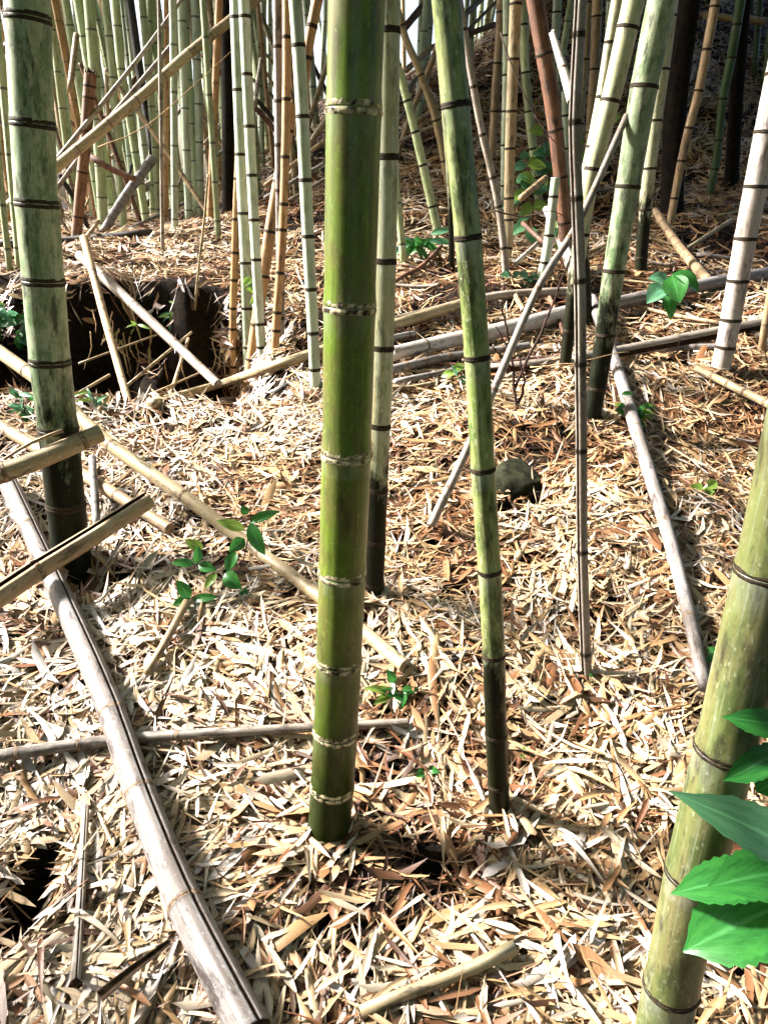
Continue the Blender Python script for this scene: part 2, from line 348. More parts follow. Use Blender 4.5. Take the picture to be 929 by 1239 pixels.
def build_stem(name, label, cat, path, rad, nodes, mat, ring='ring', group=None, detail=True, segs=20, ends=('flat', 'flat'),
               crack=None, gap=None, jag=0.0, ringh=.006, ringr=1.05, vis=None, tail='upper_stem'):
    """path: Path, rad: function of s, nodes: sorted s values. detail: each internode and node ring a part of its own."""
    base = path.at(0.0)
    sec = section(segs, crack, gap)
    nodes = [q for q in nodes if .01 < q < path.L-.01]
    nn = np.array(nodes if nodes else [1e3])
    def sgn(s):
        d = s[:, None]-nn[None]; i = np.argmin(np.abs(d), 1); return d[np.arange(len(s)), i]
    def nda(s):
        d = np.clip(sgn(s), -.5, .5); return np.where(d >= 0, d, 1+d)
    def prof(s):
        d = sgn(s); return 1+.03*np.exp(-(d/.014)**2)-.015*np.exp(-((d-.03)/.012)**2)
    def rows(a, b):
        L = b-a; q = [0, .004, .009, .018, .035]; q = [x for x in q if x < L*.45]
        m = max(2, int(L/.12)+1)
        mids = list(np.linspace(a+(q[-1] if q else 0), b-(q[-1] if q else 0), m+1)[1:-1])
        return np.array(sorted(set([a+x for x in q]+mids+[b-x for x in q])))
    if not detail:
        s = np.unique(np.round(np.concatenate([[0, path.L]]+[[q-.03, q-.011, q-.006, q-.0005, q+.0005, q+.006, q+.011, q+.03] for q in nodes]+[np.linspace(0, path.L, 6)]), 4))
        s = s[(s >= 0) & (s <= path.L)]
        me = tube(name, path.at(s), rad(s)*prof(s), sec, nda(s), s, base, ends, jag, 0, M[mat])
        return props(link(name, me, M[mat], None, base), label, cat, group)
    root = props(empty(name, base), label, cat, group)
    vmax = path.L if vis is None else vis
    cuts = [0.0]+[q for q in nodes if q <= vmax]
    last = cuts[-1]
    segs_ab = list(zip(cuts[:-1], cuts[1:]))
    if vis is None or path.L-last < .02: segs_ab.append((last, path.L))
    for i, (a, b) in enumerate(segs_ab):
        s = rows(a, b)
        en = (ends[0] if i == 0 else 'flat', ends[1] if b == path.L else 'flat')
        jg = jag if (i == 0 and ends[0] != 'flat') or (b == path.L and ends[1] != 'flat') else 0
        me = tube('internode', path.at(s), rad(s)*prof(s), sec, nda(np.clip(s, a+1e-5, b-1e-5)), s, base, en, 0, 0, M[mat])
        if jg:
            co = np.empty(len(me.vertices)*3, np.float32); me.vertices.foreach_get('co', co); co = co.reshape(-1, 3)
            k = len(sec); tdir = (path.at(b)-path.at(a)); tdir /= np.linalg.norm(tdir)
            if b == path.L: co[(len(s)-1)*k:len(s)*k] += tdir*np.random.uniform(-jg, jg, (k, 1))
            if i == 0 and ends[0] != 'flat': co[:k] += tdir*np.random.uniform(-jg, jg, (k, 1))
            me.vertices.foreach_set('co', co.ravel()); me.update()
        link('internode', me, M[mat], root)
    if not (vis is None or path.L-last < .02):
        s = np.unique(np.concatenate([rows(last, min(last+.3, path.L)), np.linspace(last+.3, path.L, 14)]+[[q-.01, q-.0005, q+.0005, q+.01] for q in nodes if q > last+.02]))
        s = s[(s >= last) & (s <= path.L)]
        link(tail, tube(tail, path.at(s), rad(s)*prof(s), section(max(8, segs//2)), nda(s), s, base, ('flat', 'flat')), M[mat], root)
    for q in cuts[1:]:
        r = float(rad(np.array([q]))[0]); h = ringh
        so_ = np.array([-h*1.3, -h*.9, -h*.35, 0, h*.3, h*.8, h*1.3])
        pr = np.array([1.0, ringr*1.01, ringr*1.014, ringr*.975, ringr*1.0, ringr*.99, 1.0])
        me = tube('node', path.at(q+so_), r*(pr+.014), section(max(segs, 16) if gap is None else segs, crack, gap), None, so_, base, ('none', 'none') if gap is None else ('flat', 'flat'), 0, r*.006)
        link('node', me, M[ring], root)
    return root

CROWN = []
def crown_mesh(seed, n=900):
    rs = np.random.RandomState(seed)
    ax = rs.normal(0, 1, (n, 3)); ax[:, 2] -= .6; ax /= np.linalg.norm(ax, axis=1)[:, None]
    c = rs.normal(0, 1, (n, 3))*np.array([.75, .75, .95])
    sd_ = np.cross(ax, rs.normal(0, 1, (n, 3))); sd_ /= np.linalg.norm(sd_, axis=1)[:, None]
    L = rs.uniform(.18, .32, (n, 1)); Wd = L*.15
    V = np.stack([c, c+ax*L*.45+sd_*Wd, c+ax*L, c+ax*L*.45-sd_*Wd], 1).reshape(-1, 3)
    F = [(4*i, 4*i+1, 4*i+2, 4*i+3) for i in range(n)]
    me = mesh_np('crown', V, F, {'luv': ('FLOAT_VECTOR', np.tile(np.array([[0, 0, 0], [.5, .5, 0], [0, 1, 0], [-.5, .5, 0]]), (n, 1)))}, False)
    me.materials.append(M['leafd']); return me
CROWNS = [crown_mesh(s) for s in (1, 2, 3)]
# gaps cut in the canopy: crowns left out so the sun reaches these spots
SUNV = np.array(sd); BRIGHT = [(ground(*q), r) for q, r in (((250, 520), 1.3), ((600, 385), 1.0), ((790, 400), .9), ((400, 1130), .2), ((720, 930), .3), ((250, 1000), .1), ((160, 300), .8), ((330, 600), .7), ((560, 660), .3), ((880, 470), .5))]
BRIGHT += [(at_y(px, py, Y), .30) for px, py, Y in ((405, 900, 1.3), (412, 700, 1.3), (420, 450, 1.3), (428, 150, 1.3), (600, 850, 1.3), (585, 570, 1.3), (565, 280, 1.3), (545, 60, 1.3), (55, 330, 2.25), (38, 80, 2.25), (840, 1050, 1.0), (920, 700, 1.0), (745, 300, 3.1), (790, 60, 3.1), (462, 450, 2.3), (895, 330, 3.9), (370, 250, 3.5), (300, 250, 3.6), (310, 60, 3.6), (880, 1000, .8))]
def open_sky(p):
    for b, r in BRIGHT:
        v = np.asarray(p)-b
        if np.linalg.norm(v-np.dot(v, SUNV)*SUNV) < r+.45: return True
    return False
def add_crown(o, p, base):
    if open_sky(np.asarray(p)): return
    c = link('crown', random.choice(CROWNS), None, o, np.asarray(p)-np.asarray(base)); c.rotation_euler = (0, 0, random.uniform(0, 6))

def auto_nodes(L, n0=.10, n1=.26, grow=1.1, jit=.12):
    out = []; s = n0; st = n0
    while s < L:
        out.append(s); st = min(n1, st*grow); s += st*random.uniform(1-jit, 1+jit)
    return out
def culm(label, pts, w0, w1, mat, nodes=None, lean=0.0, Y=None, name='bamboo_culm', cat='bamboo', group=None, detail=True,
         up=3.5, ring='ring', segs=20, sink=.06, crown=False, **kw):
    """standing culm traced base -> top through photo pixels at its own distance; grows on above the frame for `up` metres"""
    P0 = ground(*pts[0]) if Y is None else at_y(pts[0][0], pts[0][1], Y)
    Y0 = P0[1]
    Q = [P0]+[at_y(px, py, Y0+lean*(pts[0][1]-py)/1000.) for px, py in pts[1:]]
    d0 = Q[0]-Q[1]; d0 /= np.linalg.norm(d0)
    C = catmull([Q[0]+d0*sink]+Q)
    dt = Q[-1]-Q[-2]; dt /= np.linalg.norm(dt)
    r0 = w0/2*depth(Q[0])/FPX; r1 = w1/2*depth(Q[-1])/FPX
    if detail and 0 < Y0 < 6: FEET.append(((P0[0], P0[1]), r0))
    pl = Path(C); Lpix = pl.L
    if up > 0:
        dt2 = dt*.8+np.array([0, 0, .2]); dt2 /= np.linalg.norm(dt2)
        k = np.linspace(0, 1, 8)[1:, None]
        C = np.vstack([C, C[-1]+up*k*(dt*(1-k*.5)+dt2*k*.5)])
    pl = Path(C)
    def rad(s):
        s = np.asarray(s, float)
        r = r0+(r1-r0)*np.clip(s/Lpix, 0, 1)
        return r*(1-.55*np.clip((s-Lpix)/max(up, .1), 0, 1))
    if nodes:
        yy = proj_y(C); m = pl.s <= Lpix+1e-6
        ns = sorted(float(np.interp(-py, -yy[m], pl.s[m])) for py in nodes)
        gapn = ns[-1]-ns[-2] if len(ns) > 1 else .2
        q = ns[-1]+gapn
        while q < pl.L: ns.append(q); q += gapn*random.uniform(.95, 1.08)
    else: ns = auto_nodes(pl.L) if detail else auto_nodes(pl.L, .2, .34, 1.2)
    o = build_stem(name, label, cat, pl, rad, ns, mat, ring, group, detail, segs, vis=Lpix+.3 if up > 0 else None, **kw)
    if crown:
        add_crown(o, pl.at(pl.L*.96), pl.at(0.0))
    return o
def pole(label, pts, w0, w1, mat, nodes=None, lift=None, name='fallen_culm', cat='bamboo', group=None, detail=True, ends=('flat', 'flat'),
         segs=18, ring='scar', n1=.22, **kw):
    """fallen culm: pts are (px, py) resting on the ground, (px, py, Y) at distance Y, or ('h', px, py, dz) dz above the ground"""
    Q = []; rr = []
    n = len(pts)
    for i, p in enumerate(pts):
        w = w0+(w1-w0)*i/(n-1)
        if p[0] == 'h': q = ground(p[1], p[2], p[3])
        elif len(p) == 3: q = at_y(p[0], p[1], p[2])
        else:
            q = ground(p[0], p[1], .015); r = w/2*depth(q)/FPX
            q = ground(p[0], p[1], r*.85+.042 if lift is None else lift)
        Q.append(q); rr.append(w/2*depth(q)/FPX)
    C = catmull(Q); pl = Path(C)
    ks = [0]
    for i in range(1, n): ks.append(float(pl.s[min(i*14, len(pl.s)-1)]) if n > 2 else pl.L)
    ks[-1] = pl.L
    rr = np.array(rr)
    if n > 2:  # keep a straight taper
        rr = np.interp(np.linspace(0, 1, n), [0, 1], [rr[0], rr[-1]])
    rad = lambda s: np.interp(s, ks, rr)
    if nodes is not None:
        xs = (C-C0[None]); px = CX+FPX*(xs@RT)/(xs@FW); py = proj_y(C)
        ns = []
        for a, b in nodes:
            i = int(np.argmin((px-a)**2+(py-b)**2)); ns.append(float(pl.s[i]))
        ns = sorted(ns)
    else: ns = auto_nodes(pl.L, random.uniform(.06, .2), n1)
    return build_stem(name, label, cat, pl, rad, ns, mat, ring, group, detail, segs, ends, **kw)

# ------------------------------------------------------------------ the ground
def make_ground():
    ys = np.unique(np.concatenate([np.linspace(-1.5, .5, 24), np.linspace(.5, 3.1, 105), np.linspace(3.1, 5.2, 110), np.linspace(5.2, 12, 90), np.linspace(12, 25, 40), np.linspace(25, 90, 16)]))
    xs = np.unique(np.concatenate([np.linspace(-2.3, 1.9, 170), np.linspace(-8, -2.3, 70), np.linspace(1.9, 8, 70), np.linspace(-60, -8, 26), np.linspace(8, 60, 26)]))
    X, Y = np.meshgrid(xs, ys); Z = H(X, Y)
    V = np.stack([X, Y, Z], -1).reshape(-1, 3); nx = len(xs)
    i, j = np.meshgrid(np.arange(len(ys)-1), np.arange(nx-1), indexing='ij'); a = (i*nx+j).ravel()
    F = np.stack([a, a+1, a+nx+1, a+nx], 1).tolist()
    return props(link('ground', mesh_np('ground', V, F), M['soil']), 'dark soil slope under the fallen bamboo leaves', None, None, 'structure')
GROUND = make_ground()

def leaf_cloud(x, y, L, Wd, yaw, tilt, roll, lift, lc, curl, fold):
    n = len(x); e = .03
    z = H(x, y)
    gx = (H(x+e, y)-H(x-e, y))/(2*e); gy = (H(x, y+e)-H(x, y-e))/(2*e)
    # template: base point, two rows of three, tip
    u = np.array([0, .17, .17, .17, .60, .60, .60, 1.0]); w = np.array([0, -.9, 0, .9, -.85, 0, .85, 0]); mid = np.array([0, 0, 1, 0, 0, 1, 0, 0.])
    lx = (u[None]-.5)*L[:, None]; ly = w[None]*Wd[:, None]*.5+curl[:, None]*.5*(u[None]-.5)**2*L[:, None]
    lz = fold[:, None]*mid[None]*Wd[:, None]*.35+curl[:, None]*((u[None]-.5)**2)*L[:, None]
    ly2 = ly*np.cos(roll)[:, None]-lz*np.sin(roll)[:, None]; lz2 = ly*np.sin(roll)[:, None]+lz*np.cos(roll)[:, None]
    lx2 = lx*np.cos(tilt)[:, None]-lz2*np.sin(tilt)[:, None]; lz3 = lx*np.sin(tilt)[:, None]+lz2*np.cos(tilt)[:, None]
    c, s = np.cos(yaw)[:, None], np.sin(yaw)[:, None]
    wx = lx2*c-ly2*s; wy = lx2*s+ly2*c
    gx = np.clip(gx, -.9, .9); gy = np.clip(gy, -.9, .9)
    wz = lz3+wx*gx[:, None]+wy*gy[:, None]
    V = np.stack([x[:, None]+wx, y[:, None]+wy, (z+lift)[:, None]+wz], -1)
    hv = H(V[..., 0], V[..., 1]); V[..., 2] = np.where(hv-V[..., 2] < .05, np.maximum(V[..., 2], hv+.002), V[..., 2])
    T = np.array([[0, 1, 2], [0, 2, 3], [1, 4, 5], [1, 5, 2], [2, 5, 6], [2, 6, 3], [4, 7, 5], [5, 7, 6]])
    F = (np.arange(n)[:, None, None]*8+T[None]).reshape(-1, 3)
    me = bpy.data.meshes.new('leaf_litter')
    me.vertices.add(n*8); me.vertices.foreach_set('co', V.astype(np.float32).ravel())
    nf = len(F); me.loops.add(nf*3); me.loops.foreach_set('vertex_index', F.astype(np.int32).ravel())
    me.polygons.add(nf); me.polygons.foreach_set('loop_start', np.arange(nf, dtype=np.int32)*3)
    me.update(calc_edges=True)
    a = me.attributes.new('lc', 'FLOAT', 'POINT'); a.data.foreach_set('value', np.repeat(lc, 8).astype(np.float32))
    a = me.attributes.new('luv', 'FLOAT_VECTOR', 'POINT')
    uv = np.stack([np.tile(w, (n, 1))+np.random.uniform(0, 50, (n, 1)), np.tile(u, (n, 1))+np.random.uniform(0, 50, (n, 1)), np.zeros((n, 8))], -1)
    a.data.foreach_set('vector', uv.astype(np.float32).ravel())
    return me
def rand_leaves():
    rs = np.random.RandomState(11)
    X, Y = [], []
    yb = np.concatenate([np.arange(.45, 4, .25), np.arange(4, 14, .5)])
    for y0, y1 in zip(yb[:-1], yb[1:]):
        ym = (y0+y1)/2; hw = .60*ym+.95*max(.5, 1-.1*ym)
        rho = 8800*min(1, (1.6/ym))**1.25
        n = int(rho*(y1-y0)*2*hw)
        X.append(rs.uniform(-hw, hw, n)); Y.append(rs.uniform(y0, y1, n))
    x = np.concatenate(X); y = np.concatenate(Y)
    e = .05
    g = np.hypot((H(x+e, y)-H(x-e, y))/(2*e), (H(x, y+e)-H(x, y-e))/(2*e))
    hh = H(x, y); low_ = hh < .2*y-.14+.25*vnoise(x*4+1, y*4)
    keep = rs.rand(len(x)) > .9*sst(.9, 2.0, g)*np.where(low_, 1.08, .3)
    # bare patches: the gully, the burrow, thin cover at the shaded left edge
    a = x/y
    deep = (y > 3.35) & (y < 4.7) & (a < -.2) & (hh < .2*y-.36+.3*vnoise(x*4+1, y*4))
    keep &= ~(deep & (rs.rand(len(x)) > .12))
    for hx, hy, rx, ry, dp in HOLES: keep &= ((x-hx)/rx)**2+((y-hy)/ry)**2 > 1.7
    thin = vnoise(x*1.7+40, y*1.7+3)+.5*vnoise(x*7+4, y*7)-.12*(y < 1.7)
    gaps = vnoise(x*13+5, y*13+2)+.6*vnoise(x*29, y*29+8)
    keep &= ~((thin > .24) & (rs.rand(len(x)) < .62)) & ~((gaps > .22) & (rs.rand(len(x)) < .7))
    x, y, thin = x[keep], y[keep], thin[keep]; n0_ = len(x)
    fx = []; fy = []
    for (bx, by), r in FEET:
        m = int(260*min(1, 1.6/by)**.5); an = rs.uniform(0, 6.28, m); rr = r+np.abs(rs.normal(0, .035, m))+.004
        fx.append(bx+rr*np.cos(an)); fy.append(by+rr*np.sin(an))
    fx = np.concatenate(fx); fy = np.concatenate(fy)
    x = np.concatenate([x, fx]); y = np.concatenate([y, fy]); thin = np.concatenate([thin, np.zeros(len(fx))]); n = len(x)
    heap = np.concatenate([np.zeros(n0_), rs.uniform(.0, .03, len(fx))])
    far = 1+.6*sst(3.5, 9, y)
    kind = rs.rand(n)
    L = rs.gamma(6, .0185, n)*far; L = np.clip(L, .035, .21*far)
    Wd = np.where(kind < .40, rs.uniform(.003, .007, n), np.where(kind < .88, rs.uniform(.007, .0135, n), rs.uniform(.0135, .021, n)))*far*(1.3-.3*sst(1.3, 3, y))
    deb = rs.rand(n); sh = deb < .012; tw = deb > .95
    L = np.where(sh, rs.uniform(.09, .19, n), np.where(tw, rs.uniform(.10, .26, n), L)); Wd = np.where(sh, rs.uniform(.022, .04, n), np.where(tw, rs.uniform(.0018, .0035, n), Wd))
    dirn = vnoise(x*1.3+9, y*1.3+60)*5+vnoise(x*4, y*4+20)*3
    yaw = dirn+rs.normal(0, .9, n)
    lay = rs.rand(n)
    lift = .003+.034*lay**1.2
    # upper leaves palest; lower ones darkened, shade of the gaps put into their colour
    lc = np.clip(.10+.66*lay+rs.normal(0, .20, n)+.22*vnoise(x*2.2, y*2.2+77)-1.1*np.maximum(thin-.16, 0)+.13*sst(1.9, 2.4, y)*(1-sst(3.6, 4.4, y))*(1-sst(.0, .12, x/y))-.30*sst(.12, .42, vnoise(x*1.2+3, y*1.2+50)+.6*vnoise(x*3.7+8, y*3.7)), 0, 1)
    lc = np.where(sh, rs.uniform(.16, .5, n), np.where(tw, rs.uniform(.08, .4, n), lc))
    lc = np.where(rs.rand(n) < .06, rs.uniform(.05, .18, n), lc)
    return leaf_cloud(x, y, L, Wd, yaw, rs.normal(0, .13, n), rs.normal(0, .32, n), lift+heap, lc, rs.normal(.0, .38, n), rs.normal(0, .6, n))
FEET = []

# the largest single leaves in view: parts of the ground
def leaf_blade(name, A, B, wid, normal=(0, -.45, 1), droop=.12, fold=.35, nl=7, prof=None, ser=0.0, twist=0.0, base=(0, 0, 0)):
    A = np.asarray(A, float); B = np.asarray(B, float); d = B-A; L = np.linalg.norm(d); d = d/L
    n = np.asarray(normal, float); n = n-np.dot(n, d)*d; n /= np.linalg.norm(n); s = np.cross(n, d)
    V = []; U = []; F = []
    for i in range(nl+1):
        u = i/nl; w = (prof(u) if prof else math.sin(math.pi*min(1, u**.8*.97+.015))**.85)*wid*.5
        if i == nl: w = wid*.01
        if ser and 0 < i < nl: w *= 1+ser*(1 if i % 2 else -1)
        c = A+d*L*u+n*(4*droop*L*u*(1-u)-droop*L*u*.6)
        tw = twist*u; s2 = s*math.cos(tw)+n*math.sin(tw)
        for k in (-1, -.5, 0, .5, 1):
            V.append(c+s2*w*k+n*abs(k)*w*fold); U.append((k, u, 0))
    for i in range(nl):
        for k in range(4): a = i*5+k; F.append((a, a+1, a+6, a+5))
    V = np.array(V)-np.asarray(base)[None]
    return mesh_np(name, V, F, {'luv': ('FLOAT_VECTOR', np.array(U))})
rs = np.random.RandomState(5)
LV = []
for i in range(14):
    L = rs.uniform(.08, .17)
    LV.append(leaf_blade('leaf', (-L/2, 0, 0), (L/2, 0, 0), rs.uniform(.007, .017), (0, 0, 1), rs.uniform(-.06, .12), rs.uniform(-.3, .5), 6, prof=lambda u: min(1, .25+u*5)*max(0, 1-u)**.6, twist=rs.uniform(-.8, .8)))
    LV[-1].materials.append(M['leaf1'])
k = 0
while k < 290:
    px, py = rs.uniform(-10, 940), 1250-430*rs.rand()**1.2
    p = ground(px, py, .042)
    if any(((p[0]-hx)/(rx+.04))**2+((p[1]-hy)/(ry+.04))**2 < 1.2 for hx, hy, rx, ry, dp in HOLES): continue
    o = link('leaf', LV[k % 14], None, GROUND, p)
    o.rotation_euler = (rs.normal(0, .2), rs.normal(0, .13)-.0, rs.uniform(0, 6.28)); k += 1

# ------------------------------------------------------------------ standing culms near the camera
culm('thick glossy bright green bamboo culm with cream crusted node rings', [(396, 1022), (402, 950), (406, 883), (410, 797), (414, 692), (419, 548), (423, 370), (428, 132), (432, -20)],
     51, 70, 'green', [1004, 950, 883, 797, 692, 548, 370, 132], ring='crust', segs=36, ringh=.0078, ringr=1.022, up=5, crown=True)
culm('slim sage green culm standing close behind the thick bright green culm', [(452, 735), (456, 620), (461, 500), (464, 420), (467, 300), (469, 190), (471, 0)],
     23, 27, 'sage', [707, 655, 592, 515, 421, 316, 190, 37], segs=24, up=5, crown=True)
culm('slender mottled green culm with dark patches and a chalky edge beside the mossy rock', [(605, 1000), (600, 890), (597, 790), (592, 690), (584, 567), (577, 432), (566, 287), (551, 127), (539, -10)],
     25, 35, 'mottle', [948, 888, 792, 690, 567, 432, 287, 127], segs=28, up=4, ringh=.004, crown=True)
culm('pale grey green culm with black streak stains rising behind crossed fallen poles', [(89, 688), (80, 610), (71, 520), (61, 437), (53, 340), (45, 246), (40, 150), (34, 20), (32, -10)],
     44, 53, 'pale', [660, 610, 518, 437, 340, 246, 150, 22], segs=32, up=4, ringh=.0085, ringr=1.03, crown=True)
culm('broad yellow green culm leaning behind the large serrated leaves', [(790, 1300), (812, 1192), (840, 1055), (877, 905), (928, 690), (966, 520), (1015, 300)],
     62, 84, 'big', [1192, 1055, 905, 690, 480], segs=36, up=4, ringh=.005, ringr=1.03)
culm('thin pinkish bleached dead culm with a dark split side planted upright in the litter', [(711, 836), (708, 790), (704, 667), (703, 545), (702, 440), (701, 340), (698, 250), (695, 150), (700, 42), (703, -15)],
     13, 15, 'pink', [790, 667, 545, 440, 340, 240, 148, 42], segs=18, up=3, ringh=.004, crack=(-.9, .25, .35))
culm('green culm with black mildewed shaded side leaning over the pinkish dead culm', [(713, 520), (728, 430), (742, 330), (759, 228), (779, 105), (804, -15)],
     20, 36, 'pale', [470, 405, 328, 226, 105], segs=24, up=4, Y=3.1, crown=True)
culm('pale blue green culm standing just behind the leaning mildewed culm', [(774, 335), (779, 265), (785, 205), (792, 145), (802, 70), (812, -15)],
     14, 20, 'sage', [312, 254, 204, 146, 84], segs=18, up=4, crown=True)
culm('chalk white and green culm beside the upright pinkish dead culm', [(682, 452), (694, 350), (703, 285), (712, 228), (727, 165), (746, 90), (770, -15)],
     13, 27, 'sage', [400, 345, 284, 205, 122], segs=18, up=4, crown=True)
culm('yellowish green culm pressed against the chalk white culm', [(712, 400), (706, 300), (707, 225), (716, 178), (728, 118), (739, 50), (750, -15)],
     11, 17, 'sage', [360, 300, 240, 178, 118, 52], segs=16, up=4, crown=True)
culm('white faced leaning culm rising past the end of a fallen pole, dark at its foot', [(868, 456), (878, 415), (888, 362), (905, 270), (926, 165), (960, 0)],
     22, 32, 'white', [420, 387, 340, 289, 226, 160, 90], segs=22, up=4, crown=True)
culm('short dark footed culm beside the white faced leaning culm', [(920, 428), (931, 360), (950, 250), (985, 60)], 9, 12, 'tan', None, segs=12, detail=False, up=3)
# the clump in the middle distance on the left of the thick culm
culm('pale jade culm with many black node rings in the clump by the rim pole', [(301, 445), (299, 380), (297, 310), (293, 215), (289, 110), (285, -10)], 13, 15, 'farb', [420, 373, 318, 258, 187, 109, 21], segs=16, up=4, crown=True)
culm('second jade culm of the clump, leaning onto the orange pole', [(318, 442), (314, 380), (310, 310), (305, 215), (300, 110), (295, -10)], 11, 14, 'farb', [420, 392, 314, 266, 212, 153, 90, 20], segs=16, up=4, crown=True)
culm('thin orange dead culm upright beside the pale jade culm', [(283, 452), (282, 390), (284, 320), (286, 250)], 9, 9, 'orange', None, segs=12, up=0.4, detail=True)
culm('bright orange split dead pole slanting through the clump to the rim pole', [(300, 476), (309, 405), (318, 340), (330, 260), (345, 175), (355, 125)], 15, 13, 'orange', [435, 393, 334, 280, 220], segs=16, up=0, ends=('flat', 'hollow'), jag=.02, name='dead_culm', lean=.1)
culm('broken orange pole with dark snapped end hanging across the clump', [(370, 84), (374, 50), (381, 15), (388, -20)], 12, 14, 'orange', None, segs=14, up=1.0, Y=3.5, name='dead_culm')
culm('dark orange dead culm behind the slanting orange pole', [(332, 437), (336, 370), (341, 300), (345, 200), (347, 100), (347, -10)], 10, 11, 'orange', [400, 378, 330, 278, 247, 190, 120, 45], segs=14, up=2, name='dead_culm')
culm('whitish culm between the jade culms and the white green culm', [(340, 420), (339, 300), (338, 195), (337, 100), (336, -10)], 9, 12, 'grey', None, segs=14, up=4, crown=True)
culm('clean white green culm with fine dark rings footed on the bright leaves', [(382, 479), (379, 405), (374, 310), (369, 205), (364, 100), (357, -10)], 13, 17, 'farb', [447, 403, 350, 286, 218, 141, 55], segs=18, up=5, crown=True)
# clump between the slender mottled culm and the pinkish culm, up the slope
culm('cream tan culm with three dark rings in the thicket on the slope', [(612, 322), (615, 280), (616, 210), (619, 120), (624, 0), (625, -15)], 11, 15, 'straw', [300, 266, 240, 180, 135, 72, 5], segs=16, up=4, crown=True)
culm('blue grey culm half hidden behind the cream tan culm', [(609, 245), (610, 180), (612, 100), (613, -15)], 8, 10, 'farb', [225, 176, 135, 91, 43], segs=14, up=4, crown=True)
culm('orange tan culm standing left of the cream tan culm', [(592, 215), (596, 170), (600, 100), (604, 50), (607, -15)], 9, 12, 'tan', [193, 135, 77, 15], segs=14, up=3)
culm('deep green culm leaning left among the thicket on the slope', [(652, 245), (647, 200), (640, 140), (635, 80), (631, -15)], 10, 11, 'far', [215, 180, 135, 88, 30], segs=14, up=4, crown=True)
culm('rust red rotten culm with a blackened band leaning through the thicket', [(686, 335), (682, 260), (676, 195), (667, 120), (657, 60), (645, -15)], 14, 22, 'rust', [300, 270, 215, 158, 66], segs=18, up=2, name='dead_culm', jag=.01)
culm('thin tan dead pole slanting left of the cream tan culm', [(613, 345), (606, 270), (596, 215), (583, 160), (570, 90), (557, 10), (553, -15)], 9, 9, 'pink', [300, 250, 215, 163, 105, 36], segs=12, up=2, name='dead_culm')
culm('brown tan culm standing behind the pinkish culm on the slope', [(712, 190), (715, 135), (719, 80), (723, -15)], 10, 13, 'tan', [160, 84, 20], segs=14, up=3)
culm('pale tan twin culm beside the brown tan culm', [(700, 175), (703, 122), (708, 70), (713, -15)], 9, 11, 'straw', [150, 72, 3], segs=14, up=3)
culm('grey green culm showing above the rust red culm', [(668, 115), (671, 60), (675, -15)], 10, 11, 'farb', [90, 48, 15], segs=14, up=4, crown=True)
culm('thin blue culm between the brown tan culm and yellowish culm', [(727, 200), (729, 130), (734, 60), (738, -15)], 7, 8, 'farb', None, segs=12, up=4, detail=False)
culm('pale stub of culm leaning against the rust red culm', [(654, 340), (662, 300), (668, 250), (672, 215)], 12, 11, 'farb', [318, 285, 238], segs=14, up=0, ends=('flat', 'hollow'))
culm('short chalk blue culm stump with a broken top near the rust red culm', [(683, 255), (684, 200), (684, 150), (683, 110)], 9, 9, 'farb', [230, 180, 140], segs=14, up=0, ends=('flat', 'hollow'), jag=.02)
# right slope
culm('yellow tan culm leaning right on the shaded slope beside black trunk', [(810, 272), (822, 205), (833, 155), (845, 110), (862, 20), (868, -15)], 9, 12, 'tan', [240, 195, 155, 110, 60], segs=14, up=3)
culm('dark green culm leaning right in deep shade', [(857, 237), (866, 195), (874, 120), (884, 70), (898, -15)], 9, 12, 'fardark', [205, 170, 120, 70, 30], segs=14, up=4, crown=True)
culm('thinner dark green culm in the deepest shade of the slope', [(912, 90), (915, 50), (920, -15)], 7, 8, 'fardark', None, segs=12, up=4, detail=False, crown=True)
# slope behind the thick culm
culm('tan split dead culm slanting left to right beside thick bright green culm', [(545, 235), (527, 145), (505, 80), (490, 45), (474, -15)], 9, 9, 'straw', [195, 146, 91, 31], segs=14, up=1.5, name='dead_culm')
culm('dull green culm with black rot slanting down behind the tan split culm', [(530, 282), (515, 215), (500, 150), (487, 100), (476, 60), (470, 0)], 11, 10, 'far', [250, 200, 160, 122, 80], segs=14, up=3)
culm('thin greenish culm close beside slim sage culm', [(489, 322), (484, 270), (479, 220), (476, 150)], 9, 8, 'far', None, segs=12, up=2.5, detail=False)
culm('tan dead pole crossing the tan split culm on the slope', [(478, 196), (493, 150), (510, 105), (526, 66), (540, 20)], 6, 8, 'tan', None, segs=12, up=1.0, detail=False, name='dead_culm')
culm('thin pale culm hugging the slender mottled culm', [(547, 330), (546, 300), (545, 250), (540, 170), (530, 60)], 7, 6, 'sage', None, segs=12, up=2, detail=False)

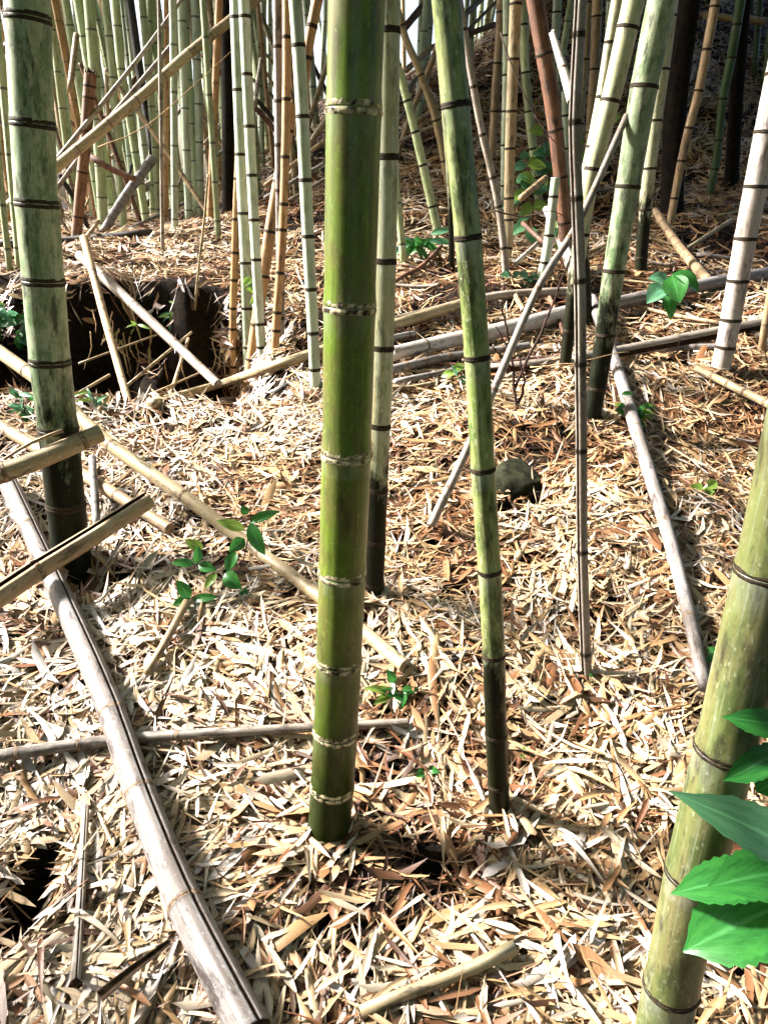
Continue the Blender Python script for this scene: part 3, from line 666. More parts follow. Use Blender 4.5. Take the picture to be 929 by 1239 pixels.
# grove behind the earth bank, traced
GR = 'culms of the dense grove behind the earth bank'
def grove(label, pts, w, mat, **kw):
    return culm(label, pts, w*.95, w*1.05, mat, None, detail=False, segs=12, up=kw.pop('up', 4), group=GR, crown=kw.pop('crown', False), **kw)
GL = {'far': 'slim green culm in the dense grove behind the earth bank', 'farb': 'slim bluish pale culm in the dense grove behind the earth bank',
      'orange': 'slim orange dead culm in the dense grove behind the earth bank', 'tan': 'slim tan dead culm in the dense grove behind the earth bank'}
TL = iter(['green culm bending up just behind the pale stained culm', 'bluish pale culm directly behind the top of the rust red stump', 'thick green grove culm close beside the rust red stump',
           'green grove culm footed at the end of the dark wet pole', 'curved green culm leaning behind the long straw pole', 'green culm touching the thin reddish stick on the bank',
           'orange dead culm just behind the thin reddish stick', 'straight bluish pale culm at the front edge of the bank top', 'bluish pale culm next to the straight one at the bank edge',
           'bluish pale culm between its twin and an orange dead culm', 'green culm footed lowest on the bank beside the black trunk', 'orange dead culm crossing in front of the narrow black trunk',
           'green culm left of the pale stained culm crossing a leaning pole', 'second green culm left of the pale stained culm', 'thin green culm crossed by the thin grey leaning pole',
           'thin tan dead culm behind the pale stained culm', 'orange brown dead culm left of the rust red stump', 'thin bluish culm behind the curved green culm'])
for pts, w, m in [([(97, 262), (77, 117), (60, -15)], 9, 'far'), ([(114, 262), (100, 87), (91, -15)], 10, 'farb'), ([(126, 278), (116, 110), (107, -15)], 13, 'far'),
                  ([(150, 279), (137, 93), (126, -15)], 10, 'far'), ([(178, 272), (160, 160), (147, 83), (139, -15)], 10, 'far'), ([(193, 270), (188, 180), (171, -15)], 9, 'far'),
                  ([(201, 268), (202, 100), (202, -15)], 7, 'orange'), ([(212, 280), (211, 130), (209, -15)], 9, 'farb'), ([(229, 266), (224, 130), (219, -15)], 10, 'farb'),
                  ([(243, 262), (240, 120), (235, -15)], 10, 'farb'), ([(265, 291), (259, 200), (245, -15)], 8, 'far'), ([(254, 270), (259, 150), (266, -15)], 9, 'orange'),
                  ([(24, 325), (12, 190), (0, 60), (-6, -15)], 9, 'far'), ([(13, 330), (2, 230), (-8, 100)], 8, 'far'), ([(185, 262), (182, 120), (181, -15)], 7, 'far'),
                  ([(88, 262), (70, 130), (55, -15)], 7, 'tan'), ([(104, 258), (88, 120), (72, -15)], 8, 'orange'), ([(164, 262), (150, 120), (140, -15)], 7, 'farb')]:
    grove(next(TL), pts, w, m)
culm('thin reddish stick standing on the leaf covered bank', [(197, 307), (196, 230), (195, 150), (194, 90)], 4.5, 4.5, 'pink', None, segs=10, up=1, detail=False, name='dead_culm')
culm('thin straw stalk leaning above the gully edge', [(236, 372), (241, 320), (247, 270), (250, 235)], 3.5, 3, 'straw', None, segs=8, up=.3, detail=False, name='dead_culm')
culm('rust red broken stump with a charred jagged top beside the pale stained culm', [(92, 296), (97, 240), (103, 180), (107, 130), (110, 88)], 12, 15, 'rust', [262, 208, 158, 118, 104], segs=18, up=0, ends=('flat', 'hollow'), jag=.05, name='dead_culm', lean=-.2)

# random remainder of the grove: far culms seen between the others
def far_culm(x, y, mat, label, group, h, rad_, lx, ly, crown=True):
    z = float(H(x, y)); k = np.linspace(0, 1, 7)[:, None]
    P = np.array([[x, y, z-.06]])+k*np.array([[lx*h, ly*h, h]])+(k**2)*np.array([[lx*h*.3, 0, 0]])
    pl = Path(P)
    o = build_stem('bamboo_culm', label, 'bamboo', pl, lambda s: rad_*(1-.5*np.asarray(s)/pl.L), auto_nodes(pl.L, .22, .38, 1.2), mat, 'ring', group, False, 9)
    if crown:
        add_crown(o, pl.at(pl.L*.95), pl.at(0.0))
for i in range(138):
    y = random.uniform(7.6, 13.5); a = random.uniform(-.66, -.10)
    m = random.choice(['far', 'far', 'farb', 'far', 'tan', 'orange'])
    far_culm(a*y, y, m, GL[m], GR, random.uniform(6.5, 8.5), random.choice([.022, .028, .036, .042, .048]), random.gauss(-.03, .055), random.gauss(0, .04), i % 6 == 0)
GL2 = {'far': 'thin green culm standing behind the crest of the slope', 'farb': 'thin pale culm standing behind the crest of the slope', 'tan': 'thin tan dead culm standing behind the crest of the slope'}
SL = {'far': 'slim green culm among those scattered up the shaded slope', 'fardark': 'dark green culm among those scattered up the shaded slope', 'tan': 'tan dead culm among those scattered up the shaded slope'}
for i in range(44):
    y = random.uniform(8.5, 17); a = random.uniform(-.2, .14); m = random.choice(['far', 'farb', 'farb', 'tan'])
    far_culm(a*y, y, m, GL2[m], 'culms behind the crest of the slope', random.uniform(5, 7), random.uniform(.03, .045), random.gauss(.02, .08), random.gauss(0, .04), a > -.1)
for i in range(56):
    y = random.uniform(8, 14); a = random.uniform(.05, .62)
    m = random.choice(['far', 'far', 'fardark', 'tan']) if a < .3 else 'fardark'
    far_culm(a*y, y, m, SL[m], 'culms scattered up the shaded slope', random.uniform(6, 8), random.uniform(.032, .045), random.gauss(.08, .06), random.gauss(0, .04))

# grove continued out of view, added to cut sky fill and shade the foreground: one mass of stems and foliage
def added_shade_grove():
    rg = np.random.RandomState(21); V = []; F = []; MI = []; n0 = 0
    spots = []
    while len(spots) < 105:
        x, y = rg.uniform(-9, 9), rg.uniform(-8, 7)
        if math.hypot(x, y) > 1.8 and not (y > -.3 and abs(x) < .62*max(y, 0)+1.2) and (x > -2 or y < 0): spots.append((x, y, rg.uniform(3.6, 8)))
    for k in range(20): spots.append((rg.uniform(-9.5, -4.5), rg.uniform(.2, 3.8), rg.uniform(4, 7)))
    for x, y, h in spots:
        z = float(H(x, y)); th = np.arange(6)*math.pi/3; r = rg.uniform(.03, .045)
        lx, ly = rg.normal(0, .04, 2)*h
        for q, rr in ((0, 1), (.5, .8), (1, .4)):
            V.append(np.stack([x+lx*q+r*rr*np.cos(th), y+ly*q+r*rr*np.sin(th), np.full(6, z-.05+h*q)], 1))
        for a in (0, 6):
            for b in range(6): F.append((n0+a+b, n0+a+(b+1) % 6, n0+a+6+(b+1) % 6, n0+a+6+b)); MI.append(0)
        n0 += 18
        me = CROWNS[rg.randint(3)]; co = np.empty(len(me.vertices)*3, np.float32); me.vertices.foreach_get('co', co)
        an = rg.uniform(0, 6.28); co = co.reshape(-1, 3); c, sn = math.cos(an), math.sin(an)
        co = np.stack([co[:, 0]*c-co[:, 1]*sn, co[:, 0]*sn+co[:, 1]*c, co[:, 2]], 1)+np.array([x+lx, y+ly, z+h])
        L = co.reshape(-1, 4, 3); keep = np.ones(len(L), bool); mid = L.mean(1)
        for b, rr in BRIGHT:
            v = mid-b[None]; d = v-(v@SUNV)[:, None]*SUNV[None]; keep &= np.linalg.norm(d, axis=1) > max(rr, .5)
        L = L[keep]; V.append(L.reshape(-1, 3))
        for q in range(len(L)): F.append((n0+4*q, n0+4*q+1, n0+4*q+2, n0+4*q+3)); MI.append(1)
        n0 += 4*len(L)
    me = mesh_np('added_shade_grove', np.concatenate(V), F, None, False)
    me.materials.append(M['stemg']); me.materials.append(M['leafd']); me.polygons.foreach_set('material_index', np.array(MI, np.int32))
    props(link('added_shade_grove', me), 'leafy mass of bamboo added out of view around the clearing to shade it', 'bamboo grove', None, 'stuff')
added_shade_grove()

# ------------------------------------------------------------------ fallen culms
pole('long bleached grey culm with a lengthwise crack lying across the foreground leaves', [(8, 578), (60, 690), (125, 835), (170, 960), (225, 1095), (305, 1252)], 21, 50, 'grey',
     [(35, 640), (62, 700), (143, 858), (170, 962), (224, 1096)], segs=30, crack=(-.38, .09, .32), ringh=.004, ringr=1.03, ends=('hollow', 'flat'))
pole('straw yellow pole sloping from the gully edge to the thick green culm', [(-15, 415, 3.0), (60, 470, 2.75), (130, 535, 2.5), (222, 600, 2.3), ('h', 310, 665, .03), (395, 728), ('h', 490, 806, .05)], 16, 17, 'straw',
     [(30, 448), (90, 500), (136, 536), (222, 599), (315, 668), (410, 740)], segs=20, ringh=.004)
pole('greenish tan pole passing behind the pale stained culm', [('h', -15, 507, .05), ('h', 50, 545, .05), (130, 592), (206, 640)], 15, 14, 'tan', [(12, 520), (66, 556), (142, 603)], segs=18, ringh=.004)
pole('broken half culm strip, orange brown inside, propped against the pale stained culm', [(-12, 578, 2.02), (50, 555, 2.09), (122, 524, 2.2)], 25, 22, 'straw', [(8, 572), (100, 533)], gap=(-2.2, 1.5), segs=14, name='split_culm', ends=('flat', 'flat'), jag=.012)
pole('thin splinter lying just above the broken half culm strip', [(5, 556, 2.05), (40, 535, 2.1), (95, 514, 2.16)], 4, 5, 'tan', [], detail=False, segs=8, name='splinter', ends=('flat', 'flat'))
pole('split brown culm with an open slit lying over the bleached grey culm', [(-15, 730, 1.83), (45, 690, 1.97), (110, 650, 2.09), (181, 604, 2.22)], 29, 22, 'tan', [(42, 690)], gap=(.25, .22), segs=22, name='split_culm', ends=('flat', 'flat'))
pole('straight grey brown pole lying level behind the thick green culm foot', [(-15, 917), (85, 902), (160, 893), (275, 886), (380, 880), (495, 874)], 16, 10, 'pink', [(20, 912), (95, 901), (215, 890)], crack=(-.9, .16, .4), segs=20, ringh=.003)
pole('short upright looking red brown stick lying beside the bleached grey culm', [(104, 976), (99, 1070), (92, 1186)], 9, 13, 'pink', [], crack=(-.3, .12, .3), segs=14, name='fallen_stick', cat='stick', detail=False, jag=.006)
pole('yellow split stick lying on the foreground leaves below the thick culm', [(622, 1146), (560, 1176), (480, 1206), (385, 1246)], 17, 15, 'straw', [], crack=(.9, .2, .25), segs=14, name='fallen_stick', cat='stick', detail=False)
pole('pale folded yellow sheath strip near the bleached grey culm', [('h', 206, 1138, .065), ('h', 150, 1180, .075), ('h', 97, 1224, .065)], 9, 20, 'white', [], gap=(0, 1.75), segs=8, name='sheath_strip', cat='sheath', detail=False, ends=('flat', 'flat'))
pole('short dull brown stick below the leafy seedling', [(226, 728), (203, 772), (178, 814)], 9, 10, 'tan', [], segs=12, name='fallen_stick', cat='stick', detail=False)
pole('thin pale stick standing up behind the pale stained culm', [('h', 112, 553, .12), (118, 642)], 9, 10, 'grey', None, segs=12, name='fallen_stick', cat='stick', detail=False)
pole('mossy tan pole lying along the rim of the dark gully', [(186, 488), (262, 466), (322, 446), (390, 424), (470, 395), (560, 368)], 12, 13, 'straw', [(215, 480), (262, 466), (318, 447), (385, 424)], segs=16, ringh=.004)
pole('bleached pole bridging down across the dark gully', [(97, 309, 4.75), (180, 386, 4.2), (264, 465, 3.62)], 12, 11, 'pink', [(128, 337), (165, 372), (212, 417), (240, 443)], segs=16, ringh=.004)
pole('thin tan pole standing in the gully against its near rim', [(102, 288, 4.7), (128, 388, 4.1), (158, 495, 3.4)], 10, 9, 'tan', [(112, 330), (122, 365), (133, 405), (148, 460)], segs=14, ringh=.004)
pole('thin pale stick slanting out of the gully to the stained culm', [(88, 480, 3.6), (143, 448, 4.0)], 4, 4, 'straw', [], detail=False, segs=8, name='fallen_stick', cat='stick')
pole('fine pale twig crossing the gully mouth', [(112, 505, 3.4), (165, 457, 3.7)], 2.5, 1.5, 'straw', [], detail=False, segs=6, name='fallen_stick', cat='stick')
pole('dark wet pole lying across the bank top beside the rust red stump', [('h', -15, 297, .05), ('h', 80, 291, .05), ('h', 184, 281, .05)], 11, 8, 'black', [], detail=False, segs=12)
pole('long straw pole leaning up from the bank through the grove', [(-15, 273, 5.2), (65, 205, 5.6), (165, 122, 6.0), (225, 68, 6.3), (282, 22, 6.6), (330, -18, 6.9)], 14, 11, 'straw', [(30, 232), (92, 183), (128, 153), (165, 122), (197, 93), (228, 66), (255, 44)], segs=16, ringh=.004)
pole('thin grey pole leaning above the long straw pole', [(62, 202, 6.0), (122, 128, 6.3), (180, 55, 6.6), (232, -18, 6.9)], 6, 5, 'pink', None, detail=False, segs=10)
pole('short thick pale pole leaning low in the grove', [(125, 281, 7.0), (150, 240, 7.3), (185, 192, 7.6)], 10, 12, 'grey', None, detail=False, segs=12)
pole('black rotten pole leaning left in the grove', [(186, 190, 8.0), (170, 90, 8.2), (155, -15, 8.4)], 9, 11, 'black', None, detail=False, segs=12)
pole('rust brown pole slanting low in the grove', [(110, 190, 7.0), (140, 207, 7.0), (178, 222, 7.0)], 8, 7, 'rust', None, detail=False, segs=10)
for i, (a, b, w) in enumerate([((70, 330, 5.6), (128, 258, 6.4), 5), ((255, 195, 9), (290, 165, 9), 4), ((218, 260, 8.4), (290, 232, 8.6), 4), ((215, 250, 8.5), (292, 210, 8.8), 4), ((160, 275, 7.2), (225, 245, 8.4), 4), ((270, 258, 7.5), (330, 232, 7.6), 4), ((320, 225, 7.0), (393, 170, 7.2), 5), ((320, 240, 6.8), (395, 196, 7.0), 5), ((308, 128, 6.6), (318, 60, 6.8), 6), ((85, 110, 7), (95, 25, 7.4), 8), ((0, 66, 5.2), (22, 40, 5.2), 9)]):
    pole('thin dead stick caught among the culms of the grove', [a, b], w, w*.9, ['tan', 'grey', 'pink'][i % 3], None, detail=False, segs=8, name='fallen_stick', cat='stick', group='dead sticks caught in the grove')
for i in range(52):
    y = random.uniform(7, 11.5); a = random.uniform(-.5, -.06); L = random.uniform(1, 2.6); x = a*y
    z0 = float(H(x, y)); dx = random.uniform(-1, 1)*L*.75; dz = L*random.uniform(.25, .8); dy = random.uniform(-.3, .5)
    P = catmull([(x, y, z0), (x+dx*.5, y+dy*.5, z0+dz*.5+.04), (x+dx, y+dy, z0+dz)]); r = random.uniform(.012, .03); pl = Path(P)
    build_stem('dead_culm', 'thin dead stem leaning aslant inside the grove', 'bamboo', pl, lambda s, r=r: np.full(np.shape(s), r), auto_nodes(pl.L, .1, .25), random.choice(['tan', 'pink', 'straw', 'black', 'rust']), 'ring', 'dead stems leaning in the grove', False, 8)
for i in range(34):
    y = random.uniform(3.4, 7.5); a = random.uniform(-.02, .45); L = random.uniform(.25, .8); x = a*y; an = random.gauss(.3, .7)
    xs_ = x+np.cos(an)*L*np.linspace(-.5, .5, 5); ys_ = y+np.sin(an)*L*np.linspace(-.5, .5, 5)
    r = random.uniform(.006, .016); P = np.stack([xs_, ys_, H(xs_, ys_)+.035+r], 1); pl = Path(catmull(P))
    build_stem('fallen_stick', 'short dry stick lying in the leaves of the slope', 'stick', pl, lambda s, r=r: np.full(np.shape(s), r), auto_nodes(pl.L, .1, .2), random.choice(['tan', 'pink', 'straw', 'grey', 'rust']), 'ring', 'sticks lying on the slope', False, 8, ('hollow', 'hollow'))
# right side
pole('long straight dark bottomed pole lying across the pale litter to the white faced culm', [(560, 448), (640, 442), (735, 428), (840, 408), (945, 388), (1060, 366)], 11, 17, 'pink', [(610, 446), (700, 434), (815, 414)], segs=18, crack=(1.9, .5, .3), ringh=.003)
pole('weathered pole lying higher on the slope, parallel behind the long straight pole', [(640, 392), (740, 368), (850, 345), (945, 328), (1060, 308)], 15, 17, 'grey', [(705, 376), (800, 355), (880, 340)], segs=18, ringh=.004)
pole('thick bleached white log lying in the sunlit gap', [(474, 428), (545, 412), (620, 396), (712, 372)], 17, 19, 'white', [(514, 419), (625, 395)], segs=20, ringh=.004)
pole('slimmer white pole lying uphill of the thick bleached log', [(476, 388), (520, 377), (600, 358), (690, 352)], 11, 10, 'pink', [(556, 368)], segs=16)
pole('small broken pole lying under the thick bleached log', [(470, 448), (540, 432), (640, 418)], 11, 9, 'grey', None, segs=14)
pole('short crossed stick under the thick bleached log', [(488, 448), (530, 418)], 8, 8, 'tan', None, segs=10, detail=False, name='fallen_stick', cat='stick')
pole('lower broken stick under the thick bleached log', [(478, 462), (560, 446)], 8, 7, 'grey', None, segs=10, detail=False, name='fallen_stick', cat='stick')
pole('long whitish pole leaning down the slope toward the broad yellow green culm', [('h', 716, 362, .1), ('h', 746, 445, .05), (775, 540), (806, 640), (832, 740), (852, 832)], 13, 16, 'grey', [(748, 452), (768, 515), (801, 632), (829, 745)], segs=18, ringh=.004)
pole('thin grey pole leaning up from the litter behind the slender mottled culm', [(521, 636), (560, 555, 2.42), (600, 465, 2.56), (650, 350, 2.74), (700, 268, 2.88), (758, 140, 3.1)], 11, 8, 'pink', [(545, 588), (597, 470), (652, 350), (690, 288), (718, 228)], segs=14, ringh=.004)
pole('slim tan pole lying against the right slope', [(842, 446), (885, 467), (940, 494)], 9, 11, 'straw', None, segs=14)
pole('brown stub leaning on the slope beside pale blue green culm', [('h', 792, 255, .15), (820, 297), (856, 340)], 9, 13, 'tan', None, segs=14)
pole('flat pale sheath piece on the slope above the weathered pole', [(832, 300), (885, 266)], 5, 6, 'straw', [], segs=8, detail=False, name='sheath_strip', cat='sheath')
pole('white splintered culm piece wedged beside the pinkish culm', [('h', 661, 254, .33), ('h', 678, 290, .2), (698, 338)], 9, 16, 'white', [], gap=(math.pi, 1.2), segs=10, detail=False, name='splinter', jag=.02, ends=('flat', 'flat'))
pole('pale broken piece leaning on the pinkish culm up the slope', [(668, 40, 4.6), (680, 80, 4.5), (692, 122, 4.4)], 8, 13, 'white', [(682, 82)], segs=14, ends=('hollow', 'hollow'), jag=.015)
pole('dark plank like slab of culm by the white green culm foot', [(332, 476), (388, 442)], 8, 7, 'black', [], detail=False, segs=8, name='split_culm')
pole('knobbly tan branch with leaves caught on it in the deep shade', [('h', 850, 18, .9), ('h', 880, 22, .9), ('h', 945, 28, .9)], 7, 9, 'tan', [], detail=False, segs=10, name='fallen_branch', cat='branch')
for i, (a, b, w) in enumerate([((491, 85, 8.4), (526, 54, 8.9), 7), ((526, 56, 8.9), (603, 28, 9.6), 7), ((555, 24, 9.4), (592, -10, 9.8), 7), ((565, 37, 9.6), (606, -4, 10), 4), ((486, 38, 8.8), (524, -8, 9.4), 9), ((474, 130, 8), (520, 76, 8.8), 6), ((500, 150, 7.6), (546, 118, 8), 6), ((505, 168, 7.4), (548, 152, 7.6), 5), ((470, 160, 7.8), (505, 118, 8.2), 5), ((474, 210, 6.9), (545, 185, 7.1), 4), ((558, 200, 6.8), (585, 185, 7), 4), ((560, 178, 7.2), (590, 160, 7.3), 4), ((630, 240, 5.6), (660, 215, 5.9), 8), ((632, 270, 5.2), (660, 296, 5.0), 6), ((622, 320, 4.9), (655, 290, 5.2), 6)]):
    pole('dead pole leaning among the litter of the slope behind the culms', [a, b], w, w*.9, ['tan', 'rust', 'pink'][i % 3], None, detail=False, segs=9, name='fallen_stick', cat='stick', group='dead poles leaning on the slope')

# ------------------------------------------------------------------ dark tree trunks
def trunk(label, pts, w0, w1, up, nc=20):
    P0 = ground(*pts[0]); Q = [P0]+[at_y(px, py, P0[1]) for px, py in pts[1:]]
    d = Q[-1]-Q[-2]; d /= np.linalg.norm(d)
    C = catmull([Q[0]-np.array([0, 0, .15])]+Q+[Q[-1]+d*up]); pl = Path(C)
    r0 = w0/2*depth(Q[0])/FPX; r1 = w1/2*depth(Q[-1])/FPX
    s = np.linspace(0, pl.L, 40); k = 26; th = np.arange(k)*2*math.pi/k
    base = pl.at(0.0); root = props(empty('tree', base), label, 'tree')
    rad = (r0+(r1-r0)*s/pl.L)*(1+.5*np.exp(-s/.18))
    me = tube('trunk', pl.at(s), rad, section(k), None, s, base, ('flat', 'flat'), 0, r0*.05); link('trunk', me, M['bark'], root)
    for i in range(nc):
        q = pl.at(pl.L)+np.array([-.9, 1.3, .5])+np.random.normal(0, 1.2, 3)*np.array([1, 1, .5])  # unseen crowns added off the trunk top to shade the slope
        if not open_sky(q):
            c = link('crown', CROWNS[i % 3], None, root, q-base); c.rotation_euler = (0, 0, i*1.3)
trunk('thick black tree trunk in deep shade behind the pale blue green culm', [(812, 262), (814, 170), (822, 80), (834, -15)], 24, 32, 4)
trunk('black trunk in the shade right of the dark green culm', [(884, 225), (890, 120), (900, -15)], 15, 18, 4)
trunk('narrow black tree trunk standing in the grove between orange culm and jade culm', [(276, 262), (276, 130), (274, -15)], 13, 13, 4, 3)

# ------------------------------------------------------------------ rocks
import bmesh
def rock(label, px, py, w, h, mat, seed, flat=.8):
    p = ground(px, py+h*.35); r = w/2*depth(p)/FPX; bm = bmesh.new()
    bmesh.ops.create_icosphere(bm, subdivisions=4, radius=1)
    rs2 = np.random.RandomState(seed); pl_ = [rs2.normal(0, 1, 3) for _ in range(9)]; pl_ = [q/np.linalg.norm(q) for q in pl_]
    for v in bm.verts:
        c = np.array(v.co); 
        for q in pl_:
            e = np.dot(c, q)-.72
            if e > 0: c = c-q*e*.85
        c = c*(1+.05*math.sin(c[0]*9+seed)*math.sin(c[1]*8)*math.sin(c[2]*7))
        v.co = Vector((c[0]*r, c[1]*r*.8, c[2]*r*flat))
    me = bpy.data.meshes.new('rock'); bm.to_mesh(me); bm.free()
    for q in me.polygons: q.use_smooth = True
    return props(link('rock', me, mat, None, (p[0], p[1]+r*.4, p[2]+r*flat*.02)), label, 'rock')
rock('mossy angular rock half buried in leaves behind slender mottled culm', 628, 585, 80, 26, M['stone'], 4, .85)
rock('small brown stone in the leaves near the level grey pole', 297, 866, 34, 26, M['stone2'], 9, .6)
rock('dark stone tucked under the fallen white logs', 520, 466, 34, 20, M['stone2'], 12, .6)

# ------------------------------------------------------------------ seedlings and undergrowth
def plant(name, label, stems, leaves, mat='leaf', cat='plant', sw=2.2, group=None, fold=.3, ser=0, nl=7, stem_mat='twig', droop=.1, prof=None):
    """stems: pixel polylines (px, py, Y); leaves: (base, tip, width px[, material])"""
    S3 = [[at_y(*q) if len(q) == 3 else ground(*q) for q in st] for st in stems]
    base = S3[0][0]; root = props(empty(name, base), label, cat, group)
    for st in S3:
        C = catmull(st, 6); pl = Path(C); s = np.linspace(0, pl.L, len(C)); dm = depth(C[0])
        link('stem', tube('stem', pl.at(s), np.linspace(sw, sw*.5, len(C))/2*dm/FPX, section(7), None, s, base), M[stem_mat], root)
    for lf in leaves:
        A, B = at_y(*lf[0]), at_y(*lf[1]); wd = lf[2]*1.25*depth(A)/FPX
        nrm = lf[4] if len(lf) > 4 else (random.gauss(0, .3), -1+random.gauss(0, .2), .75)
        me = leaf_blade('leaf', A, B, wd, nrm, droop, fold, nl, prof=prof, base=base, ser=ser, twist=random.uniform(-.3, .3))
        link('leaf', me, M[lf[3] if len(lf) > 3 else mat], root)
    return root
g = ground(268, 715); Yg = g[1]
plant('leafy_seedling', 'leafy green seedling with oval leaves growing beside the straw yellow pole',
      [[(262, 722, Yg), (290, 690, Yg), (302, 640, Yg), (303, 612, Yg)], [(262, 722, Yg), (250, 700, Yg-.03), (236, 682, Yg-.04)], [(262, 722, Yg), (240, 722, Yg-.05), (230, 724, Yg-.07)], [(275, 708, Yg), (270, 690, Yg-.02)]],
      [((303, 632, Yg), (320, 672, Yg-.04), 15), ((302, 632, Yg), (338, 618, Yg), 10), ((300, 622, Yg), (292, 612, Yg), 9), ((296, 640, Yg), (262, 630, Yg-.02), 11, 'leafy'), ((296, 652, Yg), (277, 668, Yg-.04), 13),
       ((286, 668, Yg-.02), (274, 692, Yg-.05), 12), ((272, 694, Yg-.03), (292, 712, Yg-.07), 17), ((236, 682, Yg-.04), (207, 681, Yg-.05), 9), ((238, 682, Yg-.04), (240, 660, Yg-.02), 10), ((240, 684, Yg-.04), (262, 690, Yg-.06), 11),
       ((262, 694, Yg-.03), (248, 712, Yg-.06), 9, 'leafy'), ((230, 724, Yg-.07), (214, 702, Yg-.06), 13), ((230, 724, Yg-.07), (209, 732, Yg-.1), 9), ((234, 725, Yg-.07), (264, 722, Yg-.08), 9), ((229, 728, Yg-.07), (240, 766, Yg-.14), 18, 'leafb'), ((246, 664, Yg), (224, 654, Yg), 11, 'leafy'), ((292, 712, Yg-.04), (298, 724, Yg-.06), 9)])
g = ground(480, 852); Yg = g[1]
plant('small_seedling', 'small seedling with rounded leaves right of the thick green culm', [[(478, 858, Yg), (482, 838, Yg)], [(482, 840, Yg), (476, 822, Yg)]],
      [((482, 838, Yg), (458, 838, Yg-.02), 10), ((484, 838, Yg), (486, 856, Yg-.04), 12), ((486, 836, Yg), (506, 834, Yg-.01), 9), ((478, 826, Yg), (468, 810, Yg), 9), ((476, 838, Yg), (440, 832, Yg-.02), 8, 'leafy'), ((470, 842, Yg), (452, 852, Yg-.03), 8, 'leafy')])
g = ground(516, 942); Yg = g[1]
plant('tiny_seedling', 'tiny two leaved sprout alone in the foreground leaves', [[(516, 944, Yg), (515, 930, Yg)]], [((515, 932, Yg), (503, 940, Yg-.03), 9), ((516, 930, Yg), (531, 934, Yg-.02), 8)])
Yb = .80
plant('broad_leaf_plant', 'foreground plant with large glossy serrated leaves over the broad yellow green culm',
      [[(985, 1330, Yb), (970, 1150, Yb), (960, 1020, Yb-.02), (950, 880, Yb)], [(966, 1090, Yb), (940, 1050, Yb-.02)]],
      [((1000, 1060, Yb-.02), (826, 960, Yb-.06), 46, 'leafm', (-.75, -.35, .8)), ((948, 1062, Yb-.04), (814, 1078, Yb-.06), 44, 'leaf2', (-.5, -.5, 1)), ((965, 1056, Yb-.03), (862, 1070, Yb-.09), 52, 'leaf2', (-.3, -.6, 1)), ((950, 1092, Yb-.06), (828, 1150, Yb-.10), 70, 'leaf2', (-.5, -.7, .9)),
       ((965, 880, Yb), (878, 868, Yb-.02), 28), ((955, 900, Yb), (876, 945, Yb-.02), 30), ((952, 930, Yb), (915, 960, Yb), 34), ((960, 885, Yb), (925, 918, Yb), 20, 'leafy')], sw=7, ser=.05, nl=22, fold=.22, droop=.12, mat='leaf2', prof=lambda u: (math.sin(math.pi*min(1, .03+.97*u))**.62)*(1 if u < .8 else max(.05, (1-u)/.2)**.5))
Yg = 3.6
plant('broad_leaf_sprig', 'sprig of broad drooping leaves beside the weathered pole on the slope', [[ (806, 372, ), (812, 350, Yg+.5), (815, 335, Yg+.5)]] if False else [[(800, 378, ground(800, 378)[1]), (806, 352, ground(800, 378)[1]), (812, 332, ground(800, 378)[1])]],
      [((812, 332, 4.3), (846, 352, 4.25), 22), ((812, 334, 4.3), (822, 366, 4.2), 24), ((806, 346, 4.3), (782, 366, 4.25), 20, 'leafb'), ((808, 338, 4.3), (784, 336, 4.3), 13, 'leafb'), ((804, 358, 4.3), (812, 386, 4.2), 14)])
def scatter_plant(label, px, py, w, n, mats, lsz, name='leafy_sprout', up=.8, wide=.35):
    g = ground(px, py); Y = g[1]; rs3 = random.Random(px*7+py)
    st = []; lv = []
    for i in range(max(2, n//4)):
        tx = px+rs3.uniform(-w, w)*.5; ty = py-rs3.uniform(.3, 1)*w*up
        st.append([(px, py, Y), ((px+tx)/2, (py*.4+ty*.6), Y), (tx, ty, Y+rs3.uniform(-.05, .05))])
        for j in range(4):
            f = rs3.uniform(.35, 1); bx = px+(tx-px)*f; by = py+(ty-py)*f; an = rs3.uniform(0, 6.28)
            lv.append(((bx, by, Y), (bx+lsz*math.cos(an), by+lsz*.7*math.sin(an)+lsz*.2, Y+rs3.uniform(-.05, .03)), lsz*wide, rs3.choice(mats)))
    plant(name, label, st, lv, sw=1.2, nl=5)
scatter_plant('feathery bright green sprout beside the long whitish pole', 766, 520, 60, 20, ['leaf', 'leaf', 'leafy'], 15)
scatter_plant('single bright leaf sprout on the right slope', 846, 602, 30, 4, ['leaf', 'leafy'], 22, wide=.5)
scatter_plant('tiny green tuft at the foot of pinkish dead culm', 706, 834, 28, 8, ['leaf', 'leafy'], 9)
scatter_plant('small sprout beside the foot of the slender mottled culm', 632, 925, 28, 6, ['leafy'], 8)
scatter_plant('leafy sprout behind the broad yellow green culm edge', 868, 812, 36, 6, ['leaf'], 18, wide=.5)
scatter_plant('bluish leafy sapling wrapped around the rust red culm', 665, 262, 110, 16, ['leafb', 'leafy', 'leafb'], 22, up=1.1, wide=.5)
scatter_plant('sapling with pale leaves between the chalk white culm and yellowish culm', 706, 215, 70, 12, ['leafb', 'leafy'], 20, up=1.1, wide=.5)
scatter_plant('tall pale leaved sapling between the cream tan culm and rust red culm', 648, 300, 130, 16, ['leafm', 'leafy', 'leafb'], 24, up=1.25, wide=.5)
scatter_plant('bright leaved sapling rising beside the foot of the leaning mildewed culm', 690, 330, 120, 14, ['leafm', 'leafy'], 22, up=1.4, wide=.5)
scatter_plant('young bamboo shoot with long blue green blades behind slim sage culm', 512, 312, 55, 12, ['leafb', 'leaf'], 34, wide=.22)
scatter_plant('green sprout by the slender mottled culm and white logs', 560, 470, 44, 10, ['leafb', 'leafy'], 17, wide=.5)
